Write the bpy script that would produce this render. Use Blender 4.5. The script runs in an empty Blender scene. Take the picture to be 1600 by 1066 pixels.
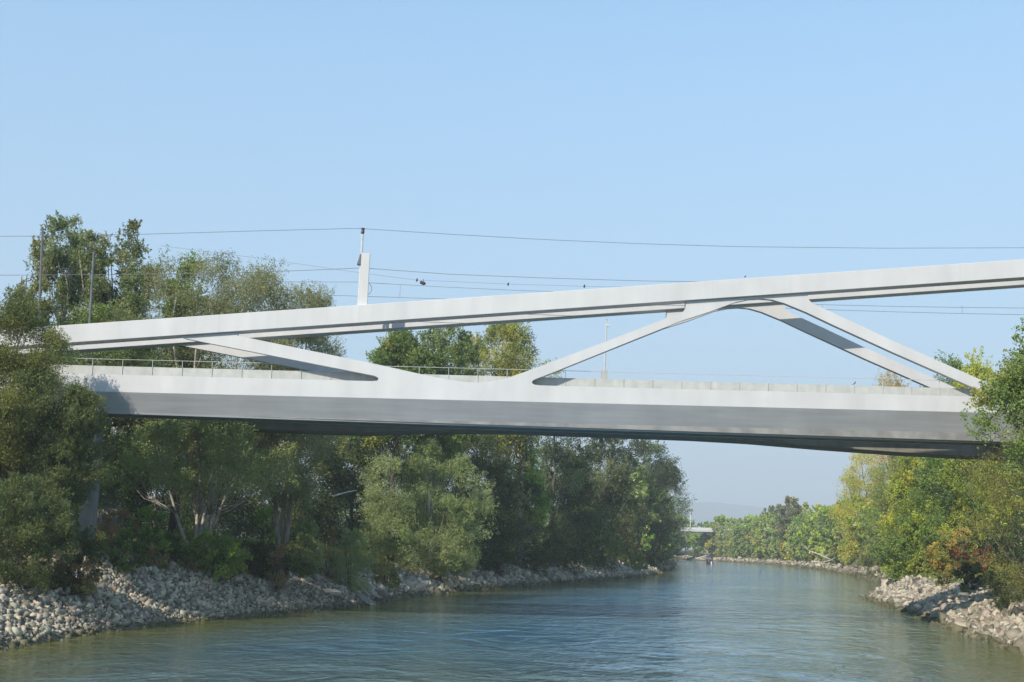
import bpy, math, random
import numpy as np
from mathutils import Vector, Matrix
from mathutils.geometry import tessellate_polygon

sc = bpy.context.scene
C = sc.collection
R = math.radians

# ------------------------------------------------------------------ camera
CAM_H, F, CX, CY = 6.2, 2000.0, 800.0, 533.0
PITCH, ROLL = math.atan(319 / F), 0.022
f0 = Vector((0, math.cos(PITCH), math.sin(PITCH)))
u0 = Vector((0, -math.sin(PITCH), math.cos(PITCH)))
x0 = Vector((1, 0, 0))
RT = x0 * math.cos(ROLL) + u0 * math.sin(ROLL)
UP = -x0 * math.sin(ROLL) + u0 * math.cos(ROLL)
cam_d = bpy.data.cameras.new('camera')
cam = bpy.data.objects.new('camera', cam_d); C.objects.link(cam)
cam.matrix_world = Matrix(((RT.x, UP.x, -f0.x, 0), (RT.y, UP.y, -f0.y, 0), (RT.z, UP.z, -f0.z, CAM_H), (0, 0, 0, 1)))
cam_d.sensor_width = 36; cam_d.lens = 36 * F / 1600
cam_d.clip_start = .5; cam_d.clip_end = 20000
sc.camera = cam

# ------------------------------------------------------------------ sky, sun, exposure
YAW = R(2.3)
SUN_EL = R(36)
AX = Vector((math.cos(YAW), math.sin(YAW), 0)); NR = Vector((-math.sin(YAW), math.cos(YAW), 0))
sun_h = (AX * .75 + NR).normalized()                       # the way the light travels over the ground
sun_dir = sun_h * math.cos(SUN_EL) - Vector((0, 0, math.sin(SUN_EL)))
w = bpy.data.worlds.new('World'); sc.world = w; w.use_nodes = True
nt = w.node_tree; nt.nodes.clear()
sky = nt.nodes.new('ShaderNodeTexSky'); sky.sky_type = 'NISHITA'; sky.sun_disc = False
sky.sun_elevation = SUN_EL; sky.sun_rotation = math.atan2(-sun_h.x, -sun_h.y)
sky.altitude = 150; sky.air_density = 1.0; sky.dust_density = 0.4; sky.ozone_density = 1.2
bg = nt.nodes.new('ShaderNodeBackground'); bg.inputs[1].default_value = 0.15
wo = nt.nodes.new('ShaderNodeOutputWorld')
gm_ = nt.nodes.new('ShaderNodeGamma'); gm_.inputs[1].default_value = .5        # evens the sky out from zenith to horizon, as on a hazy autumn day
tn = nt.nodes.new('ShaderNodeVectorMath'); tn.operation = 'MULTIPLY'; tn.inputs[1].default_value = (1.37, 1.91, 2.27)
nt.links.new(sky.outputs[0], gm_.inputs[0]); nt.links.new(gm_.outputs[0], tn.inputs[0])
wtc = nt.nodes.new('ShaderNodeTexCoord'); sx = nt.nodes.new('ShaderNodeSeparateXYZ'); nt.links.new(wtc.outputs['Generated'], sx.inputs[0])
fr = nt.nodes.new('ShaderNodeMapRange'); fr.inputs[1].default_value = .40; fr.inputs[2].default_value = 0; fr.inputs[3].default_value = 0; fr.inputs[4].default_value = .9
mxs = nt.nodes.new('ShaderNodeMix'); mxs.data_type = 'RGBA'; mxs.inputs[7].default_value = (2.18, 2.75, 3.45, 1)     # pale autumn haze towards the horizon
nt.links.new(sx.outputs[2], fr.inputs[0]); nt.links.new(fr.outputs[0], mxs.inputs[0]); nt.links.new(tn.outputs[0], mxs.inputs[6])
nt.links.new(mxs.outputs[2], bg.inputs[0]); nt.links.new(bg.outputs[0], wo.inputs[0])
sd = bpy.data.lights.new('sun', 'SUN'); sd.energy = 4.1; sd.angle = R(.53); sd.color = (1, .90, .76)
so = bpy.data.objects.new('sun', sd); C.objects.link(so)
so.rotation_euler = sun_dir.to_track_quat('-Z', 'Y').to_euler(); so.location = (-100, -100, 120)
sc.view_settings.view_transform = 'Standard'; sc.view_settings.look = 'None'
sc.view_settings.exposure = 0.5; sc.view_settings.gamma = 1
sc.cycles.max_bounces = 6; sc.cycles.transparent_max_bounces = 4; sc.cycles.volume_bounces = 0
sc.cycles.diffuse_bounces = 3; sc.cycles.glossy_bounces = 2; sc.cycles.caustics_reflective = False

# ------------------------------------------------------------------ survey helpers (photo pixel -> place at a known distance)
def ray(px, py):
    return f0 + RT * ((px - CX) / F) - UP * ((py - CY) / F)
def at(px, py, Y):
    d = ray(px, py); return Vector((0, 0, CAM_H)) + d * (Y / d.y)
def hor(px): return 852 + (px - 800) * .022
def gx(px, Y): return at(px, hor(px), Y).x
BO = Vector((0, 100, 0))                              # bridge origin: front face, 100 m ahead
def onb(px, py, off=0.0):
    """point on the bridge plane `off` metres behind its face: local x, z"""
    d = ray(px, py); o = Vector((0, 0, CAM_H)); p = BO + NR * off
    t = (p - o).dot(NR) / d.dot(NR); q = o + d * t
    return (q - BO).dot(AX), q.z

# ------------------------------------------------------------------ materials
def mat(name, color=(.5, .5, .5), rough=.6, metal=0, spec=.5):
    m = bpy.data.materials.new(name); m.use_nodes = True
    b = m.node_tree.nodes['Principled BSDF']
    b.inputs['Base Color'].default_value = (*color, 1); b.inputs['Roughness'].default_value = rough
    b.inputs['Metallic'].default_value = metal; b.inputs['Specular IOR Level'].default_value = spec
    return m, m.node_tree, b
def N(t, k, **kw):
    n = t.nodes.new(k)
    for a, v in kw.items(): setattr(n, a, v)
    return n
def noise_mat(name, c1, c2, scale=(1, 1, 1), ns=3.0, rough=.7, detail=5, bump=0, spec=.4, lo=.35, hi=.65, fine=None):
    m, t, b = mat(name, c1, rough, 0, spec)
    tc = N(t, 'ShaderNodeTexCoord'); mp = N(t, 'ShaderNodeMapping'); mp.inputs['Scale'].default_value = scale
    no = N(t, 'ShaderNodeTexNoise'); no.inputs['Scale'].default_value = ns; no.inputs['Detail'].default_value = detail
    cr = N(t, 'ShaderNodeValToRGB'); cr.color_ramp.elements[0].position = lo; cr.color_ramp.elements[1].position = hi
    cr.color_ramp.elements[0].color = (*c1, 1); cr.color_ramp.elements[1].color = (*c2, 1)
    t.links.new(tc.outputs['Object'], mp.inputs[0]); t.links.new(mp.outputs[0], no.inputs[0])
    t.links.new(no.outputs[0], cr.inputs[0]); out = cr.outputs[0]
    if fine:
        mp2 = N(t, 'ShaderNodeMapping'); mp2.inputs['Scale'].default_value = fine[0]
        n2 = N(t, 'ShaderNodeTexNoise'); n2.inputs['Scale'].default_value = 1; n2.inputs['Detail'].default_value = 3
        t.links.new(tc.outputs['Object'], mp2.inputs[0]); t.links.new(mp2.outputs[0], n2.inputs[0])
        mr = N(t, 'ShaderNodeMapRange'); mr.inputs[1].default_value = .3; mr.inputs[2].default_value = .7
        mr.inputs[3].default_value = 1 - fine[1]; mr.inputs[4].default_value = 1 + fine[1] * .3
        t.links.new(n2.outputs[0], mr.inputs[0])
        mx = N(t, 'ShaderNodeVectorMath', operation='SCALE')
        t.links.new(out, mx.inputs[0]); t.links.new(mr.outputs[0], mx.inputs['Scale']); out = mx.outputs[0]
    t.links.new(out, b.inputs['Base Color'])
    if bump:
        bn = N(t, 'ShaderNodeBump'); bn.inputs['Strength'].default_value = bump; bn.inputs['Distance'].default_value = .05
        t.links.new(no.outputs[0], bn.inputs['Height']); t.links.new(bn.outputs[0], b.inputs['Normal'])
    return m
M = {}
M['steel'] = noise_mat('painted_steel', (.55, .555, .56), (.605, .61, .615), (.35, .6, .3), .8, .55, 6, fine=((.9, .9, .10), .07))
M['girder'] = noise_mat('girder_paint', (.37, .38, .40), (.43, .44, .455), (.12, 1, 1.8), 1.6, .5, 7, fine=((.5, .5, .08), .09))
M['lip'] = noise_mat('girder_lip', (.47, .48, .49), (.52, .525, .53), (.3, 1, 1), 1.0, .5)
M['parapet'] = noise_mat('parapet_concrete', (.42, .44, .42), (.50, .51, .49), (1, 1, 1), 1.5, .8, fine=((2, 2, .4), .1))
M['deck'] = noise_mat('deck_concrete', (.20, .20, .20), (.30, .30, .29), (1, 1, 1), .8, .9)
M['concrete'] = noise_mat('pier_concrete', (.16, .16, .155), (.24, .235, .22), (1, 1, .4), .7, .9, fine=((1.2, 1.2, .2), .2))
M['concrete2'] = noise_mat('haunch_concrete', (.20, .185, .16), (.28, .26, .225), (.3, 1, 1), .9, .9, fine=((1.2, 1.2, .2), .2))
M['galv'] = noise_mat('galvanised_steel', (.45, .47, .48), (.56, .57, .58), (1, 1, 1), 4, .45)
M['mastgrey'] = noise_mat('mast_grey', (.10, .11, .13), (.15, .16, .18), (1, 1, .5), 3, .5)
M['darkwire'] = mat('weathered_wire', (.16, .17, .18), .5)[0]
M['insul'] = mat('insulator_brown', (.06, .05, .06), .3)[0]
M['tan'] = mat('orange_lamp', (.35, .18, .06), .5)[0]
M['bark'] = noise_mat('bark', (.07, .055, .042), (.14, .12, .09), (1, 1, .3), 4, .9)
M['palebark'] = noise_mat('pale_bark', (.22, .19, .15), (.50, .45, .38), (1, 1, .35), 2.5, .9)
M['deadwood'] = noise_mat('bleached_wood', (.45, .42, .37), (.62, .59, .53), (1, 1, .3), 5, .9)
M['canvas_blue'] = mat('blue_canvas', (.03, .07, .30), .8)[0]
M['hull_white'] = noise_mat('boat_hull', (.66, .66, .66), (.78, .78, .78), (1, 1, 1), 3, .4)
M['hull_dark'] = mat('boat_dark', (.06, .04, .05), .5)[0]
M['glass'] = mat('windscreen_glass', (.06, .08, .10), .1)[0]
M['bird'] = mat('bird_plumage', (.03, .03, .035), .7)[0]

def attr_mat(name, rough, translucent=0, spec=.3, bump=0):
    m, t, b = mat(name, (.1, .1, .1), rough, 0, spec)
    a = N(t, 'ShaderNodeAttribute', attribute_name='col'); t.links.new(a.outputs['Color'], b.inputs['Base Color'])
    if bump:
        tc = N(t, 'ShaderNodeTexCoord')
        no = N(t, 'ShaderNodeTexNoise'); no.inputs['Scale'].default_value = 6; no.inputs['Detail'].default_value = 6
        t.links.new(tc.outputs['Object'], no.inputs[0])
        bn = N(t, 'ShaderNodeBump'); bn.inputs['Strength'].default_value = bump; bn.inputs['Distance'].default_value = .08
        t.links.new(no.outputs[0], bn.inputs['Height']); t.links.new(bn.outputs[0], b.inputs['Normal'])
    if translucent:
        tr = N(t, 'ShaderNodeBsdfTranslucent'); mx = N(t, 'ShaderNodeMixShader'); mx.inputs[0].default_value = translucent
        hs = N(t, 'ShaderNodeHueSaturation'); hs.inputs['Value'].default_value = 1.25; hs.inputs['Saturation'].default_value = 1.1
        t.links.new(a.outputs['Color'], hs.inputs['Color']); t.links.new(hs.outputs[0], tr.inputs[0])
        t.links.new(b.outputs[0], mx.inputs[1]); t.links.new(tr.outputs[0], mx.inputs[2])
        t.links.new(mx.outputs[0], t.nodes['Material Output'].inputs[0])
    return m
M['leaf'] = attr_mat('leaf', .5, .32, .35)
M['stone'] = attr_mat('limestone', .9, 0, .2, .6)

# ------------------------------------------------------------------ mesh helpers
def tag(o, label=None, cat=None, group=None, kind=None):
    if label: o['label'] = label
    if cat: o['category'] = cat
    if group: o['group'] = group
    if kind: o['kind'] = kind
    return o
def empty(name, loc=(0, 0, 0), rz=0.0):
    o = bpy.data.objects.new(name, None); C.objects.link(o); o.location = loc; o.rotation_euler = (0, 0, rz)
    o.empty_display_size = .5; return o
def link(name, me, m, parent=None):
    if m is not None: me.materials.append(m)
    o = bpy.data.objects.new(name, me); C.objects.link(o)
    if parent is not None: o.parent = parent
    return o
class MB:
    def __init__(s): s.v = []; s.f = []
    def add(s, vs, fs):
        k = len(s.v); s.v += [tuple(v) for v in vs]; s.f += [tuple(i + k for i in f) for f in fs]; return s
    def hexa(s, a, b):
        """a, b: two quads (lists of four points) joined into a closed box"""
        return s.add(list(a) + list(b), [(3, 2, 1, 0), (4, 5, 6, 7), (0, 1, 5, 4), (1, 2, 6, 5), (2, 3, 7, 6), (3, 0, 4, 7)])
    def box(s, x0, x1, y0, y1, z0, z1):
        return s.hexa([(x0, y0, z0), (x1, y0, z0), (x1, y1, z0), (x0, y1, z0)], [(x0, y0, z1), (x1, y0, z1), (x1, y1, z1), (x0, y1, z1)])
    def tube(s, pts, rads, n=6, cap=True):
        pts = [Vector(p) for p in pts]
        if not hasattr(rads, '__len__'): rads = [rads] * len(pts)
        rings = []; k0 = len(s.v)
        for i, p in enumerate(pts):
            d = (pts[min(i + 1, len(pts) - 1)] - pts[max(i - 1, 0)])
            d = d.normalized() if d.length > 1e-9 else Vector((0, 0, 1))
            a = d.cross(Vector((0, 0, 1)) if abs(d.z) < .9 else Vector((1, 0, 0))).normalized(); b = d.cross(a)
            for j in range(n):
                t = 2 * math.pi * j / n; s.v.append(tuple(p + (a * math.cos(t) + b * math.sin(t)) * rads[i]))
        for i in range(len(pts) - 1):
            for j in range(n):
                s.f.append((k0 + i * n + j, k0 + i * n + (j + 1) % n, k0 + (i + 1) * n + (j + 1) % n, k0 + (i + 1) * n + j))
        if cap:
            s.f.append(tuple(k0 + j for j in range(n))[::-1]); s.f.append(tuple(k0 + (len(pts) - 1) * n + j for j in range(n)))
        return s
    def build(s, name, m, parent=None, smooth=False):
        me = bpy.data.meshes.new(name); me.from_pydata(s.v, [], s.f); me.validate()
        o = link(name, me, m, parent)
        import bmesh
        bm = bmesh.new(); bm.from_mesh(me); bmesh.ops.recalc_face_normals(bm, faces=bm.faces); bm.to_mesh(me); bm.free()
        if smooth:
            me.polygons.foreach_set('use_smooth', [True] * len(me.polygons))
        return o
def np_mesh(name, V, Fc, k, col=None):
    """V (n,3), Fc (m,k) index array -> mesh, optional per-face colour"""
    me = bpy.data.meshes.new(name); nf = len(Fc)
    me.vertices.add(len(V)); me.vertices.foreach_set('co', np.asarray(V, np.float32).ravel())
    me.loops.add(nf * k); me.loops.foreach_set('vertex_index', np.asarray(Fc, np.int32).ravel())
    me.polygons.add(nf); me.polygons.foreach_set('loop_start', np.arange(0, nf * k, k, dtype=np.int32))
    me.update(calc_edges=True)
    if col is not None:
        a = me.attributes.new('col', 'FLOAT_COLOR', 'FACE')
        c = np.ones((nf, 4), np.float32); c[:, :3] = col; a.data.foreach_set('color', c.ravel())
    return me

# ------------------------------------------------------------------ river, banks and ground
LEFT = [(0, 1012, 70), (150, 985, 84), (300, 968, 97.6), (450, 955, 112), (560, 945, 126), (635, 931, 150), (720, 922, 173), (800, 915, 197),
        (900, 908, 230), (1000, 900, 284), (1046, 889, 381), (1057, 881, 500), (1058, 880, 600)]
RIGHT = [(1600, 1017, 84), (1500, 985, 105), (1420, 955, 139), (1352, 934, 176), (1374, 922, 205), (1392, 908, 262), (1350, 899, 340), (1300, 892, 427),
         (1240, 884, 540), (1190, 880, 640), (1120, 876, 712), (1062, 874, 768)]
Lp = [(-32, -400), (-31, 0), (-29.5, 45)] + [(gx(x, Y), Y) for x, y, Y in LEFT]
Rp = [(31, -400), (30.5, 0), (32, 45)] + [(gx(x, Y), Y) for x, y, Y in RIGHT]
Lp += [(gx(1050, 640), 640), (30, 668), (-60, 682), (-400, 690), (-1500, 700)]
Rp += [(60, 790), (0, 800), (-400, 806), (-1500, 810)]
POLY = np.array(Lp + Rp[::-1])
LSEG = np.array(Lp); RSEG = np.array(Rp)
def seg_dist(P, S):
    best = np.full(len(P), 1e9)
    for i in range(len(S) - 1):
        a, b = S[i], S[i + 1]; ab = b - a
        t = np.clip(((P - a) @ ab) / (ab @ ab), 0, 1)
        d = np.hypot(*(P - (a + t[:, None] * ab)).T); best = np.minimum(best, d)
    return best
def inside(P):
    x, y = P[:, 0], P[:, 1]; r = np.zeros(len(P), bool); n = len(POLY)
    for i in range(n):
        x1, y1 = POLY[i]; x2, y2 = POLY[(i + 1) % n]
        if y1 == y2: continue
        c = ((y1 > y) != (y2 > y)) & (x < (x2 - x1) * (y - y1) / (y2 - y1) + x1); r ^= c
    return r
def wob(x, y):
    return (np.sin(x * .37 + y * .21) + np.sin(y * .53 - x * .11 + 1.7) + .6 * np.sin(x * 1.1 + y * .9 + .4) + .5 * np.sin(y * 1.7 - x * 1.3)) / 3
def terrain(x, y, full=False):
    x = np.atleast_1d(np.asarray(x, float)); y = np.atleast_1d(np.asarray(y, float)); P = np.stack([x, y], 1)
    dl, dr = seg_dist(P, LSEG), seg_dist(P, RSEG); ins = inside(P)
    d = np.minimum(dl, dr) + .35 * wob(x, y) * (np.minimum(dl, dr) < 60)
    left = dl < dr
    hl = np.interp(y, [0, 70, 95, 122, 150, 205, 300, 600], [5.8, 5.8, 5.5, 3.9, 3.1, 2.6, 2.5, 2.0])
    hr = np.interp(y, [0, 85, 150, 200, 300, 430, 700], [2.9, 2.9, 3.2, 2.4, 1.9, 1.7, 1.9])
    ht = np.where(left, hl, hr); wd = np.where(left, np.interp(y, [0, 85, 98, 115, 150, 300], [9.6, 9.8, 9.0, 7.2, 7.0, 6]), np.interp(y, [0, 100, 200, 400], [7.5, 7.5, 5, 5]))
    t = np.clip(d / wd, 0, 1); z = ht * (t ** .9)
    z += np.clip((d - wd) / np.where(left, 10, 16), 0, 1) * np.where(left, np.interp(y, [0, 100, 130, 200, 300], [1.8, 1.9, 2.4, 1.8, 1.4]), 1.6)
    z += .16 * wob(x * 1.3, y * 1.1) * np.clip(d / 3, 0, 1)
    z = np.where(ins, -np.clip(np.minimum(dl, dr) * .5, 0, 1.8), z)
    return (z, np.where(ins, -d, d), wd, left) if full else z
def gz(x, y): return float(terrain([x], [y])[0])

def spaced(a, b, fine, far, neg=True):
    v = list(np.arange(a, b + 1e-6, fine)); s = fine; x = b
    while x < far: s *= 1.12; x += s; v.append(x)
    if neg:
        s = fine; x = a
        while x > -far: s *= 1.12; x -= s; v.insert(0, x)
    return np.array(v)
gxv = spaced(-58, 72, .75, 6400)
gyv = list(np.arange(-300, 40, 20)) + list(np.arange(40, 200, .8)); s_ = .8; y_ = 200
while y_ < 900: s_ = min(s_ * 1.04, 6); y_ += s_; gyv.append(y_)
while y_ < 9600: s_ *= 1.12; y_ += s_; gyv.append(y_)
gyv = np.array(gyv)
XX, YY = np.meshgrid(gxv, gyv); zz, dd, ww, ll = terrain(XX.ravel(), YY.ravel(), True)
nx, ny = len(gxv), len(gyv)
i = np.arange(nx * ny).reshape(ny, nx)
quads = np.stack([i[:-1, :-1], i[:-1, 1:], i[1:, 1:], i[1:, :-1]], -1).reshape(-1, 4)
qd = dd[quads].mean(1); qw = ww[quads].mean(1); rr = np.random.default_rng(5).random(len(quads))
rock = np.clip((qw * 1.0 - qd) / 1.5, 0, 1)[:, None]
gcol = rock * np.array([.12, .108, .085]) + (1 - rock) * np.array([.06, .062, .03])
gcol *= (.8 + .4 * rr)[:, None]
gm, gt, gb = mat('bank_ground', (.1, .1, .1), .95, 0, .1)
a_ = N(gt, 'ShaderNodeAttribute', attribute_name='col'); gt.links.new(a_.outputs['Color'], gb.inputs['Base Color'])
ground = link('ground', np_mesh('ground', np.stack([XX.ravel(), YY.ravel(), zz], 1), quads, 4, gcol), gm)
tag(ground, 'river banks and the wooded land behind them', None, None, 'structure')

# water
wm, wt, wb = mat('river_water', (.030, .054, .034), .07, 0, .5)
wb.inputs['IOR'].default_value = 1.5
tc = N(wt, 'ShaderNodeTexCoord')
def wnoise(scale, rot, ns, det, dist=0):
    mp = N(wt, 'ShaderNodeMapping'); mp.inputs['Scale'].default_value = scale; mp.inputs['Rotation'].default_value = (0, 0, rot)
    n = N(wt, 'ShaderNodeTexNoise'); n.inputs['Scale'].default_value = ns; n.inputs['Detail'].default_value = det; n.inputs['Distortion'].default_value = dist
    wt.links.new(tc.outputs['Object'], mp.inputs[0]); wt.links.new(mp.outputs[0], n.inputs[0]); return n
n1 = wnoise((1, .55, 1), .3, 1.9, 5, .6); n2 = wnoise((1, .8, 1), -.5, .28, 3, 1.0); n3 = wnoise((1, 1, 1), 0, .06, 2, .5)
m1 = N(wt, 'ShaderNodeMath', operation='MULTIPLY'); mr = N(wt, 'ShaderNodeMapRange')
mr.inputs[1].default_value = .35; mr.inputs[2].default_value = .65; mr.inputs[3].default_value = .25; mr.inputs[4].default_value = 1.1
wt.links.new(n3.outputs[0], mr.inputs[0]); wt.links.new(n1.outputs[0], m1.inputs[0]); wt.links.new(mr.outputs[0], m1.inputs[1])
m2 = N(wt, 'ShaderNodeMath', operation='MULTIPLY_ADD'); m2.inputs[1].default_value = 2.2
wt.links.new(n2.outputs[0], m2.inputs[0]); wt.links.new(m1.outputs[0], m2.inputs[2])
bn = N(wt, 'ShaderNodeBump'); bn.inputs['Strength'].default_value = 1; bn.inputs['Distance'].default_value = .25
wt.links.new(m2.outputs[0], bn.inputs['Height']); wt.links.new(bn.outputs[0], wb.inputs['Normal'])
wxs = spaced(-60, 90, 2.0, 3500); wys = [-300, -200, -100, -50] + list(np.arange(0, 260, 2.5)); q_ = 2.5; y_ = 260
while y_ < 2500: q_ = min(q_ * 1.05, 60); y_ += q_; wys.append(y_)
WX, WY_ = np.meshgrid(wxs, np.array(wys)); WP = np.stack([WX.ravel(), WY_.ravel()], 1); dS = np.minimum(seg_dist(WP, LSEG), seg_dist(WP, RSEG) * .75)
ii = np.arange(WX.size).reshape(WX.shape); wq = np.stack([ii[:-1, :-1], ii[:-1, 1:], ii[1:, 1:], ii[1:, :-1]], -1).reshape(-1, 4)
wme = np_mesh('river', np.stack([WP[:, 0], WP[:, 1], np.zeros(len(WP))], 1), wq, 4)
wa = wme.attributes.new('olive_reflection', 'FLOAT', 'POINT'); wa.data.foreach_set('value', np.maximum(np.exp(-(dS / 15.0) ** 1.6), .6 * np.clip((100 - WP[:, 1]) / 45, 0, 1)).astype(np.float32))  # olive weight: murky body colour plus tree reflections painted near the banks
sa = N(wt, 'ShaderNodeAttribute', attribute_name='olive_reflection'); sm_ = N(wt, 'ShaderNodeMix', data_type='RGBA')
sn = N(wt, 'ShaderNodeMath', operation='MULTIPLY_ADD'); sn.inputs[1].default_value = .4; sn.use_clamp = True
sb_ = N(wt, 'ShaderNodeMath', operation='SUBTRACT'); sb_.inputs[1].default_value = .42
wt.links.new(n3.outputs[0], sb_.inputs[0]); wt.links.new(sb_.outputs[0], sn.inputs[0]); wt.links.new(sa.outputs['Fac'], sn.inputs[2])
wt.links.new(sn.outputs[0], sm_.inputs[0]); sm_.inputs[6].default_value = (.050, .175, .30, 1); sm_.inputs[7].default_value = (.100, .105, .020, 1)  # mid-channel blue paints in the sky's reflection, olive the trees' reflection
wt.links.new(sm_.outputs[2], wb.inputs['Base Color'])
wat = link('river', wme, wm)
tag(wat, 'calm rippled green-blue river', None, None, 'structure')

# far hill
hx = np.linspace(-5200, 6600, 90); hy = np.linspace(0, 1, 12)
HV = []; r_ = random.Random(3)
for b in hy:
    for a in hx:
        h = 318 * math.exp(-((a - 1420) / 1400) ** 2) + 230 * math.exp(-((a + 1800) / 1800) ** 2) + 180 * math.exp(-((a - 4200) / 1400) ** 2) + 4 * math.sin(a * .01) + 3 * math.sin(a * .023 + 1)
        HV.append((a, 8300 + b * 1500, 2 + (h - 2) * math.sin(math.pi * (.02 + .96 * b))))
i = np.arange(len(HV)).reshape(12, 90)
hq = np.stack([i[:-1, :-1], i[:-1, 1:], i[1:, 1:], i[1:, :-1]], -1).reshape(-1, 4)
hill = link('hills', np_mesh('hills', HV, hq, 4), noise_mat('far_forest', (.04, .06, .045), (.06, .08, .055), (1, 1, 1), .01, .95))
tag(hill, 'long low blue hill on the horizon', None, None, 'structure')

# ------------------------------------------------------------------ the truss bridge
BR = empty('railway_bridge', BO, YAW)
tag(BR, 'pale grey steel truss bridge spanning the river with sloping top chord and diagonals', 'bridge')
G = lambda x: 625 + .0237 * (x - 700)        # foot of the light vertical face
CT = lambda x: 591 + .0255 * (x - 400)       # top edge of the bottom chord
TT = lambda x: 467 - .0688 * (x - 700)       # top edge of the top chord
TB = lambda x: TT(x) + 28
XA, XB = -760, 2120
WY, WT = .28, .55                             # web front offset and thickness
def web_outline():
    o = [(XA, G(XA)), (XB, G(XB)), (XB, CT(XB)), (1800, CT(1800)), (1790, CT(1790) - 2), (1786, CT(1786) - 6), (1794, CT(1794) - 13), (XB, 478), (XB, 436),
         (1760, 590), (1730, 603), (1690, 614), (1650, 619), (1615, 618.5), (1585, 613.5), (1560, 606), (1536, 595), (1393.8, 532), (1325, 499.5), (1278, 478), (1268, 473), (1263.5, 468), (1262, 462),
         (1262, TB(1262) - 12), (1071.6, TB(1071.6) - 12), (1071.6, 477), (1071.3, 482), (1068, 487), (1060, 490.5), (1041, 497.5),
         (945, 534.5), (841, 573.5), (815, 583), (795, 590), (775, 595), (750, 598), (730, 597.2), (705, 594), (680, 589.5), (650, 583), (592, 570), (371, 524.5), (371, TB(371) - 12),
         (258, TB(258) - 9), (289, 529), (391, 549), (574, 585), (585, 587.2), (590.5, 590), (591.5, 592.5), (589, 595), (580, CT(580)), (XA, CT(XA))]
    h = [(845, CT(845)), (836, 601.4), (832, 599.5), (831, 597), (832.5, 594.6), (837, 592.3), (869, 580), (981.7, 534.6), (1066, 501), (1108, 487.5), (1128, 480), (1150, 472),
         (1170, 467.8), (1188, 466.6), (1206, 468.2), (1226, 474), (1260, 488), (1300, 507), (1393.8, 550), (1526, 608), (1541, 614.5), (1546, 617.3), (1543, 619.5), (1535, CT(1535))]
    return o, h
def build_truss(dx, dy, mirror):
    o, h = web_outline()
    po = [Vector((*onb(a, b, WY), 0)) for a, b in o]; ph = [Vector((*onb(a, b, WY), 0)) for a, b in h]
    tri = tessellate_polygon([po, ph]); allp = po + ph; n = len(allp)
    vs = [(p.x + dx, WY + dy, p.y) for p in allp] + [(p.x + dx, WY + WT + dy, p.y) for p in allp]
    fs = [tuple(t) for t in tri] + [tuple(j + n for j in t)[::-1] for t in tri]
    for a, b in ((0, len(po)), (len(po), n)):
        for j in range(a, b):
            k = j + 1 if j + 1 < b else a; fs.append((j, k, k + n, j + n))
    MB().add(vs, fs).build('truss_web', M['steel'], BR)
    # top chord
    a, b = onb(XA, TT(XA)), onb(XB, TT(XB)); c, d = onb(XA, TB(XA)), onb(XB, TB(XB))
    tc_ = MB().hexa([(a[0] + dx, dy, c[1]), (b[0] + dx, dy, d[1]), (b[0] + dx, 1.5 + dy, d[1]), (a[0] + dx, 1.5 + dy, c[1])],
                    [(a[0] + dx, dy, a[1]), (b[0] + dx, dy, b[1]), (b[0] + dx, 1.5 + dy, b[1]), (a[0] + dx, 1.5 + dy, a[1])]).build('top_chord', M['steel'], BR)
    bv = tc_.modifiers.new('bevel', 'BEVEL'); bv.width = .03; bv.segments = 2
    for px in (-250, 60, 343, 562, 583, 738, 743, 1009, 1113, 1235, 1500, 1700):    # weld seams on the chord face
        s, zt = onb(px, TT(px) + 1); _, zb = onb(px, TB(px) - 1)
        MB().box(s + dx - .012, s + dx + .012, dy - .006, dy + .02, zb, zt).build('weld_seam', M['lip'], tc_)
    # lower girder: face leaning in under the chord, with a steeper lip at its foot
    xs = [XA, 150, 400, 700, 850, 1150, 1500, XB]; rows = []
    for x in xs:
        s, z = onb(x, G(x), WY); hh = (32 + (x - 150) * .0106) / 20.0 if x > 150 else 1.6
        hm = hh - .16; y1 = WY + .006; y2 = y1 + hm * math.tan(R(25)); y3 = y2 + .16 * math.tan(R(17))
        rows.append([(s, y1, z - .003), (s, y2, z - hm), (s, y3, z - hh), (s, y3 + .35, z - hh), (s, WY + WT - .01, z - .003)])
    if mirror: rows = [[(p[0], WY * 2 + WT - p[1], p[2]) for p in r][::-1] for r in rows]
    m = MB(); nn = 5
    for r in rows: m.v += [(p[0] + dx, p[1] + dy, p[2]) for p in r]
    for j in range(len(rows) - 1):
        for k in range(nn):
            m.f.append((j * nn + k, j * nn + (k + 1) % nn, (j + 1) * nn + (k + 1) % nn, (j + 1) * nn + k))
    m.f.append(tuple(range(nn))); m.f.append(tuple((len(rows) - 1) * nn + k for k in range(nn)))
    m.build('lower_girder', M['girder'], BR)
    return rows
rows = build_truss(0, 0, False)
build_truss(-.85, 4.1, True)
# deck between the trusses, with cross beams below
m = MB()
for j in range(len(rows) - 1):
    a, b = rows[j], rows[j + 1]; za, zb = a[2][2] + .12, b[2][2] + .12
    m.hexa([(a[0][0], 1.02, za), (b[0][0], 1.02, zb), (b[0][0], 4.1, zb), (a[0][0], 4.1, za)],
           [(a[0][0], 1.02, a[0][2] - .2), (b[0][0], 1.02, b[0][2] - .2), (b[0][0], 4.1, b[0][2] - .2), (a[0][0], 4.1, a[0][2] - .2)])
m.build('deck', M['deck'], BR)
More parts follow.
